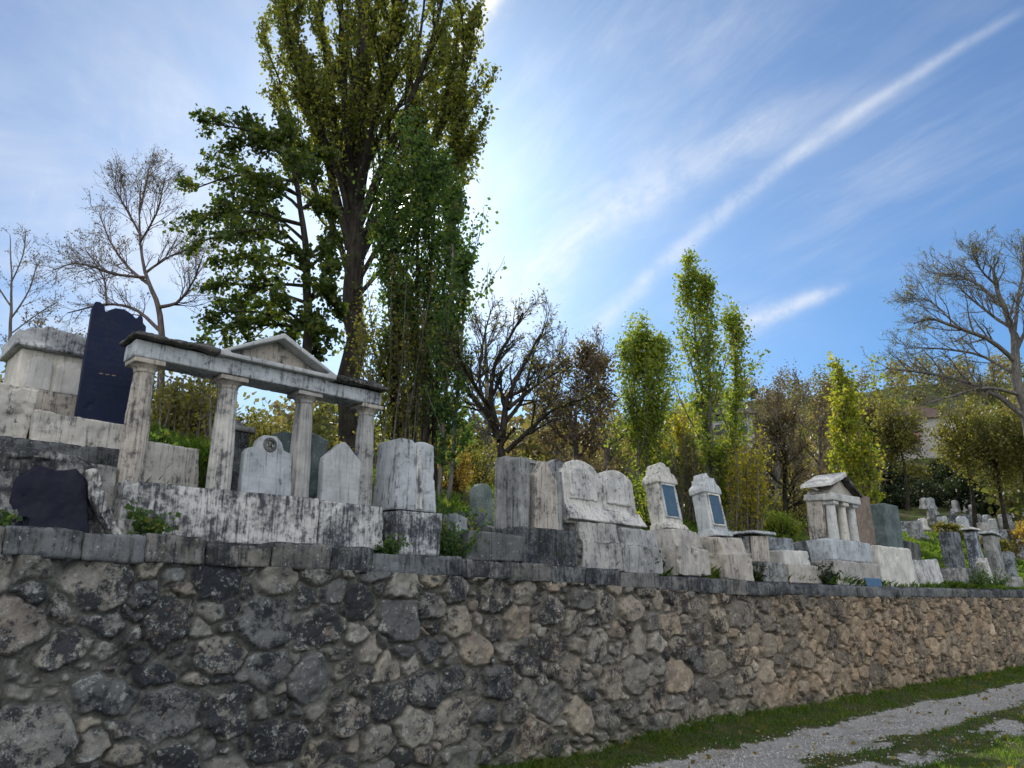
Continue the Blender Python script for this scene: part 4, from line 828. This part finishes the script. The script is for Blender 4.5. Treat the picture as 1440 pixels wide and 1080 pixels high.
# ------------------------------------------------------------------ houses on the slope
def house(name, x, yb, D, w, d, h, roof, rz, label, mats):
    p = P(x, yb, D); z = p.z; t = empty(name, (p.x, p.y, z), rz, label=label, cat='house')
    s = Solid(); s.box(-w / 2, w / 2, 0, d, -6, h); bm = s.bm; me = bpy.data.meshes.new('w'); bm.to_mesh(me); bm.free(); wall = link('wall', me, mats[0], t, smooth=False)
    s = Solid(); s.prism([(-w / 2 - .5, h), (w / 2 + .5, h), (w * .12, h + roof), (-w * .12, h + roof)], -.5, d + .5); bm = s.bm; bmesh.ops.recalc_face_normals(bm, faces=bm.faces); me = bpy.data.meshes.new('r'); bm.to_mesh(me); bm.free(); link('roof', me, mats[1], t, smooth=False)
    nx = max(2, int(w / 3))
    for fl in range(2):
        for i in range(nx):
            cx = -w / 2 + w * (i + .5) / nx; z0 = .9 + fl * (h / 2)
            s = Solid(); s.box(cx - .62, cx + .62, -.08, .02, z0 - .08, z0 + 1.4); me = bpy.data.meshes.new('f'); s.bm.to_mesh(me); s.bm.free(); f = link('window', me, mats[2], t, smooth=False)
            s = Solid(); s.box(cx - .5, cx + .5, -.11, -.06, z0 + .04, z0 + 1.28); me = bpy.data.meshes.new('g'); s.bm.to_mesh(me); s.bm.free(); link('pane', me, mats[3], f, smooth=False)
    return t
def flat(name, col, r=.8):
    m, t = material(name, r); n = t.noise(t.pos, 1.2, 5, .65); t.put(t.b.inputs['Base Color'], t.mix(t.rng(n, .35, .7), col, tuple(c * .72 for c in col))); return m
PL, RT, FR, GL, RD = flat('house_plaster', (.40, .385, .37)), flat('roof_tile', (.2, .14, .13)), flat('window_frame', (.42, .41, .4)), flat('window_glass', (.04, .05, .06), .2), flat('balcony_brick', (.3, .16, .13))
hs = house('hillside_house', 1292, 652, 105, 10.5, 8, 6.2, 1.8, -.42, 'pale two-storey house with a reddish balcony on the far slope', (PL, RT, FR, GL))
s = Solid(); s.box(-4.6, .6, -1.3, -.003, 3.0, 4.0); me = bpy.data.meshes.new('b'); s.bm.to_mesh(me); s.bm.free(); link('balcony', me, RD, hs, smooth=False)
s = Solid(); s.box(-5.2, 5.4, -2.4, -1.4, -6, 1.1); me = bpy.data.meshes.new('t'); s.bm.to_mesh(me); s.bm.free(); link('terrace_wall', me, PL, hs, smooth=False)
house('hillside_house', 1030, 625, 80, 4.6, 6, 3.2, 1.7, -.2, 'small grey gabled house glimpsed behind the airy poplar', (flat('grey_render', (.32, .33, .32)), flat('grey_roof', (.16, .17, .16)), FR, GL))

# ------------------------------------------------------------------ ground cover
def blades(name, u, w, z, h, wd, rg, label, lean=.5):
    n = len(u); p = np.stack([WO[0] + u * WD[0] + w * WN[0], WO[1] + u * WD[1] + w * WN[1], z], 1)
    th = rg.uniform(0, 2 * PI, n); sx = np.stack([np.cos(th), np.sin(th), 0 * th], 1) * (wd * rg.uniform(.6, 1.3, n))[:, None]; ln = rg.normal(0, lean, (n, 3)); ln[:, 2] = 0; hh = h * rg.uniform(.5, 1.3, n)
    m = p + ln * hh[:, None] * .35 + np.array([0, 0, 1]) * hh[:, None] * .6; t = p + ln * hh[:, None] + np.array([0, 0, 1]) * hh[:, None] * .95
    v = np.stack([p - sx, p + sx, m + sx * .8, t, m - sx * .8], 1).reshape(-1, 3)
    me = mesh_np(v, np.arange(5 * n).reshape(-1, 5), {'lv': np.repeat(np.clip(rg.random(n) * .7 + .3 * (fbm(u * 2, w * 2, 0, 2, 3) + .5), 0, 1), 5)})
    return link(name, me, M['grass'], smooth=False, kind='stuff', label=label, cat='grass')
def track_grass():
    rg = np.random.default_rng(4); n = 330000
    u = -1.5 + 36 * rg.random(n) ** 1.7; w = rg.uniform(-.02, 7.5, n); g = gravel_mask(u, w)
    tuft = sstep(-.25, .25, fbm(u * 3, w * 3, 1, 3, 71)); keep = (g < .45) & (rg.random(n) < (.3 + .7 * tuft) * np.where(w < .95, 1, np.where(w < 3.1, .55, .9)))
    u, w = u[keep], w[keep]; h = np.where(w < .35, .085, .05) * (1 + .6 * fbm(u * 2, w * 2, 4, 2, 77))
    blades('grass', u, -w, ground_z(u, w) - .01, h, .0045 + .0002 * u.clip(0), rg, 'short grass along the wall foot and between the gravel ruts')
track_grass()
def bank_grass():
    rg = np.random.default_rng(14); n = 260000
    u = -6 + 44 * rg.random(n) ** 1.4; v = .46 + 16 * rg.random(n) ** 1.9; k = rg.random(n) < (.15 + .85 * sstep(-.2, .25, fbm(u * .9, v * .9, 2, 3, 81))); u, v = u[k], v[k]
    z = hill_z(u, v); h = .16 * (1 + .7 * fbm(u, v, 2, 2, 83)) ; blades('bank_grass', u, v, z - .02, h, .009 + .0005 * (u + v).clip(0), rg, 'rough grass on the bank among the tombs')
bank_grass()
def gravel():
    rg = np.random.default_rng(8); n = 26000; u = -.5 + 22 * rg.random(n) ** 1.5; w = rg.uniform(.6, 3.3, n); k = rg.random(n) < gravel_mask(u, w) * 1.1 + .03; u, w = u[k], w[k]; n = len(u)
    o = np.array([[1, 0, 0], [-1, 0, 0], [0, 1, 0], [0, -1, 0], [0, 0, .8], [0, 0, -.8]], float); f = np.array([[0, 2, 4], [2, 1, 4], [1, 3, 4], [3, 0, 4], [2, 0, 5], [1, 2, 5], [3, 1, 5], [0, 3, 5]])
    s = .009 * rg.lognormal(0, .4, n); th = rg.uniform(0, 6.28, n); v = o[None] * rg.uniform(.6, 1.3, (n, 6, 1)) * s[:, None, None]; c, d = np.cos(th)[:, None], np.sin(th)[:, None]
    x, y = v[..., 0] * c - v[..., 1] * d, v[..., 0] * d + v[..., 1] * c; v[..., 0], v[..., 1] = x, y
    v += np.stack([WO[0] + u * WD[0] - w * WN[0], WO[1] + u * WD[1] - w * WN[1], ground_z(u, w) + .003], 1)[:, None]
    me = mesh_np(v.reshape(-1, 3), (f[None] + 6 * np.arange(n)[:, None, None]).reshape(-1, 3)); link('gravel', me, flat('pebble', (.43, .42, .405)), smooth=False, kind='stuff', label='loose pale gravel in the two ruts of the track', cat='gravel')
gravel()
def fallen():
    rg = np.random.default_rng(18); n = 1500; u = -6 + 30 * rg.random(n) ** 1.4; w = rg.uniform(.1, 5, n); p = np.stack([WO[0] + u * WD[0] - w * WN[0], WO[1] + u * WD[1] - w * WN[1], ground_z(u, w) + .02], 1)
    n2 = 9000; u2 = -6 + 30 * rg.random(n2); v2 = .5 + 8 * rg.random(n2) ** 1.5; q = np.stack([WO[0] + u2 * WD[0] + v2 * WN[0], WO[1] + u2 * WD[1] + v2 * WN[1], hill_z(u2, v2) + .03], 1); pp = np.concatenate([p, q])
    link('fallen_leaves', leaf_mesh(pp, .07, rg, rg.random(len(pp)), 0), M['l_orange'], smooth=False, kind='stuff', label='dry fallen leaves strewn on the track and the bank', cat='leaves')
fallen()
# leafy weeds on the terrace
def weed(seed, u, v, z, h, n, leaf, label):
    T = Tree(seed); b = np.array(tuple(W(u, v, z)))
    for i in range(n):
        a = T.r.uniform(0, 6.28); T.grow(b + np.array([math.cos(a), math.sin(a), 0]) * .06 * T.r.random(), (math.cos(a) * .6, math.sin(a) * .6, 1), h * T.r.uniform(.5, 1.1), .005, 0, dict(lv=1, n=[0], t0=.2, ang=.5, len=.4, rr=.5, rmin=.003, wob=.2, up=-.02, seg=5))
    finish(T, 'weed_plant', b, label, cat='weed', bark='bark', leaf=leaf, leafmesh=T.leaves(7, .055, .03))
for i, (u, v, z, h, n, lf, lab) in enumerate([(-4.12, .2, 2.19, .26, 9, 'l_green', 'leafy weed growing at the left corner of the temple plinth'), (-1.66, .32, 2.16, .22, 12, 'l_green', 'small weed between the temple plinth and the pillar tomb'), (-.72, .42, 2.15, .5, 16, 'l_green', 'green weed right of the pillar tomb'), (-.35, .9, 2.3, .55, 20, 'l_lime', 'bright green weed above the low dark kerb'),
        (-.05, 1.3, 2.5, .5, 20, 'l_green', 'broad green weed left of the niche tomb'), (-5.12, .2, 2.2, .1, 6, 'l_green', 'weed at the foot of the rough slanting tomb'), (-3.55, 1.85, 3.2, .26, 14, 'l_green', 'weeds overhanging the low pale block behind the temple'), (8.3, .5, 2.03, .5, 16, 'l_dark', 'dark weed between the stepped tomb and the small temple'), (17.8, .6, 2.08, .7, 24, 'l_green', 'weed clump by the blackened slab on the wall'), (20.0, .8, 2.1, .7, 24, 'l_green', 'weed clump at the foot of the thin white post'), (5.95, .5, 2.03, .35, 12, 'l_dark', 'dark weed between the jagged stele and the low tomb'), (3.05, .55, 2.06, .4, 12, 'l_dark', 'dark weed between the twin-headed tomb and the first stele')]):
    weed(200 + i, u, v, z, h, n, lf, lab)

# ------------------------------------------------------------------ camera, sun, sky
cam = bpy.data.cameras.new('camera'); co = bpy.data.objects.new('camera', cam); C.objects.link(co); cam.sensor_width = 36; cam.lens = F / 1440 * 36; cam.clip_start = .1; cam.clip_end = 8000
co.location = (0, 0, CH); co.rotation_euler = (PI / 2 + PITCH, 0, 0); sc.camera = co
def dirp(x, y): return Vector(ray(x, y)).normalized()
SUN = dirp(603, 262); SEL = math.asin(SUN.z); SAZ = math.atan2(SUN.x, SUN.y)
sl = bpy.data.lights.new('sun', 'SUN'); sl.energy = 4.0; sl.angle = math.radians(.55); sl.color = (1, .94, .84); so = bpy.data.objects.new('sun', sl); C.objects.link(so); so.rotation_euler = SUN.to_track_quat('Z', 'Y').to_euler()
wd = bpy.data.worlds.new('World'); sc.world = wd; wd.use_nodes = True; t = NT(wd.node_tree)
for n in list(t.n):
    if n.type != 'OUTPUT_WORLD': t.n.remove(n)
out = [n for n in t.n if n.type == 'OUTPUT_WORLD'][0]
sky = t.new('ShaderNodeTexSky', sky_type='NISHITA'); sky.sun_disc = False; sky.sun_elevation = SEL; sky.sun_rotation = SAZ; sky.air_density = 1.0; sky.dust_density = .35; sky.ozone_density = 2.0
d = t.vm('NORMALIZE', t.new('ShaderNodeTexCoord').outputs['Generated'])
sx = t.new('ShaderNodeSeparateXYZ'); t.put(sx.inputs[0], d); dz = t.math('MAXIMUM', sx.outputs[2], .03)
cx = t.new('ShaderNodeCombineXYZ'); k = t.math('ADD', dz, .12); t.put(cx.inputs[0], t.math('DIVIDE', sx.outputs[0], k)); t.put(cx.inputs[1], t.math('DIVIDE', sx.outputs[1], k)); pl = cx.outputs[0]
mr = t.new('ShaderNodeMapping'); t.put(mr.inputs['Vector'], pl); mr.inputs['Rotation'].default_value = (0, 0, math.radians(60))
mp = t.new('ShaderNodeMapping'); t.put(mp.inputs['Vector'], mr.outputs[0]); mp.inputs['Scale'].default_value = (.8, 3.0, 1)
c1 = t.noise(mp.outputs[0], 1.3, 7, .62, .5); c2 = t.noise(pl, .8, 4, .55, .3); c3 = t.noise(mp.outputs[0], 5.0, 6, .7, .8)
sdot = t.vm('DOT_PRODUCT', d, tuple(dirp(566, 298)), out=1); ang = t.math('ARCCOSINE', t.math('MINIMUM', sdot, .99999))
cir = t.math('MULTIPLY', t.rng(t.math('ADD', t.math('MULTIPLY', c1, .7), t.math('MULTIPLY', c3, .3)), .42, .70), t.rng(c2, .36, .62))
near = t.rng(ang, 1.0, .1)                                             # thin cirrus veil thickens round the sun
cir = t.math('ADD', t.math('MULTIPLY', cir, t.math('ADD', t.math('MULTIPLY', near, .30), .15)), t.math('MULTIPLY', t.rng(c2, .3, .7), .12))
cir = t.math('ADD', cir, t.math('MULTIPLY', t.rng(sx.outputs[0], .12, -.5), t.rng(t.noise(pl, 1.6, 6, .6, .4), .3, .66, .12, .46)))
def trail(a, b, w0, w1, bend, amt, soft=1.0):
    """condensation trail along the great circle through two sky directions"""
    a, b = dirp(*a), dirp(*b); n = a.cross(b).normalized(); m = (b - a * a.dot(b)).normalized(); L = a.angle(b)
    al = t.math('DIVIDE', t.math('ARCTAN2', t.vm('DOT_PRODUCT', d, tuple(m), out=1), t.vm('DOT_PRODUCT', d, tuple(a), out=1)), L)
    q = t.math('SUBTRACT', al, .5); ds = t.math('ADD', t.vm('DOT_PRODUCT', d, tuple(n), out=1), t.math('MULTIPLY', t.math('SUBTRACT', t.math('MULTIPLY', q, q), .25), bend))
    ds = t.math('ADD', ds, t.math('MULTIPLY', t.math('SUBTRACT', t.noise(d, 9, 4, .6), .5), w0 * 1.6))
    ww = t.math('ADD', t.math('MULTIPLY', t.math('SUBTRACT', 1, al), w1 - w0), w0); ww = t.math('MAXIMUM', ww, w0 * .4)
    g = t.math('DIVIDE', ds, ww); g = t.math('EXPONENT', t.math('MULTIPLY', t.math('MULTIPLY', g, g), -1))
    f = t.math('MULTIPLY', t.rng(al, -.12, .1), t.rng(al, 1.15, .8)); f = t.math('MULTIPLY', f, t.rng(t.noise(d, 26, 5, .65), .3, .62, .35, 1))
    return t.math('MULTIPLY', t.math('MULTIPLY', g, f), amt)
tr = t.math('ADD', trail((815, 490), (1420, 25), .0052, .014, -.10, .38), trail((640, 75), (720, -40), .011, .016, .0, .9))
tr = t.math('ADD', tr, trail((1030, 462), (1180, 405), .008, .012, .0, .6)); tr = t.math('ADD', tr, trail((860, 300), (1100, 150), .02, .03, .05, .22)); tr = t.math('ADD', tr, trail((700, 480), (960, 200), .03, .045, -.05, .25))
back = t.math('MULTIPLY', t.rng(sx.outputs[1], .15, -.35), t.rng(t.noise(pl, .9, 6, .6), .3, .55, .45, 1))      # unseen bright cloud deck, added opposite the sun to fill the shaded fronts
up = t.rng(sx.outputs[2], .0, .25, 0, 1)
low = t.rng(sx.outputs[2], .42, .05)
glow = t.math('ADD', t.math('MULTIPLY', t.math('EXPONENT', t.math('MULTIPLY', ang, -9.0)), .58), t.math('MULTIPLY', t.math('EXPONENT', t.math('MULTIPLY', ang, -3.0)), .2))
hot = t.math('MULTIPLY', t.math('EXPONENT', t.math('MULTIPLY', ang, -95.0)), 40)
base = t.mix(1, sky.outputs[0], (.50, .84, 1.14), 'MULTIPLY')
c = t.mix(t.math('MINIMUM', t.math('ADD', cir, tr), 1), base, (8.2, 8.6, 9.2))
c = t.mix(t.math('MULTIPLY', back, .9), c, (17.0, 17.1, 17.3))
gl = t.new('ShaderNodeCombineXYZ'); g2 = t.math('ADD', glow, hot); t.put(gl.inputs[0], t.math('MULTIPLY', g2, 10)); t.put(gl.inputs[1], t.math('MULTIPLY', g2, 9.9)); t.put(gl.inputs[2], t.math('MULTIPLY', g2, 9.7))
c = t.vm('ADD', c, gl.outputs[0])
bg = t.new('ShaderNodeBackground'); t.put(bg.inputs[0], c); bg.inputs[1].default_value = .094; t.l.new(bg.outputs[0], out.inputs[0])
sc.view_settings.view_transform = 'Standard'; sc.view_settings.look = 'None'; sc.view_settings.exposure = .15; sc.view_settings.gamma = 1
sc.cycles.max_bounces = 6; sc.cycles.transparent_max_bounces = 4; sc.cycles.use_denoising = True
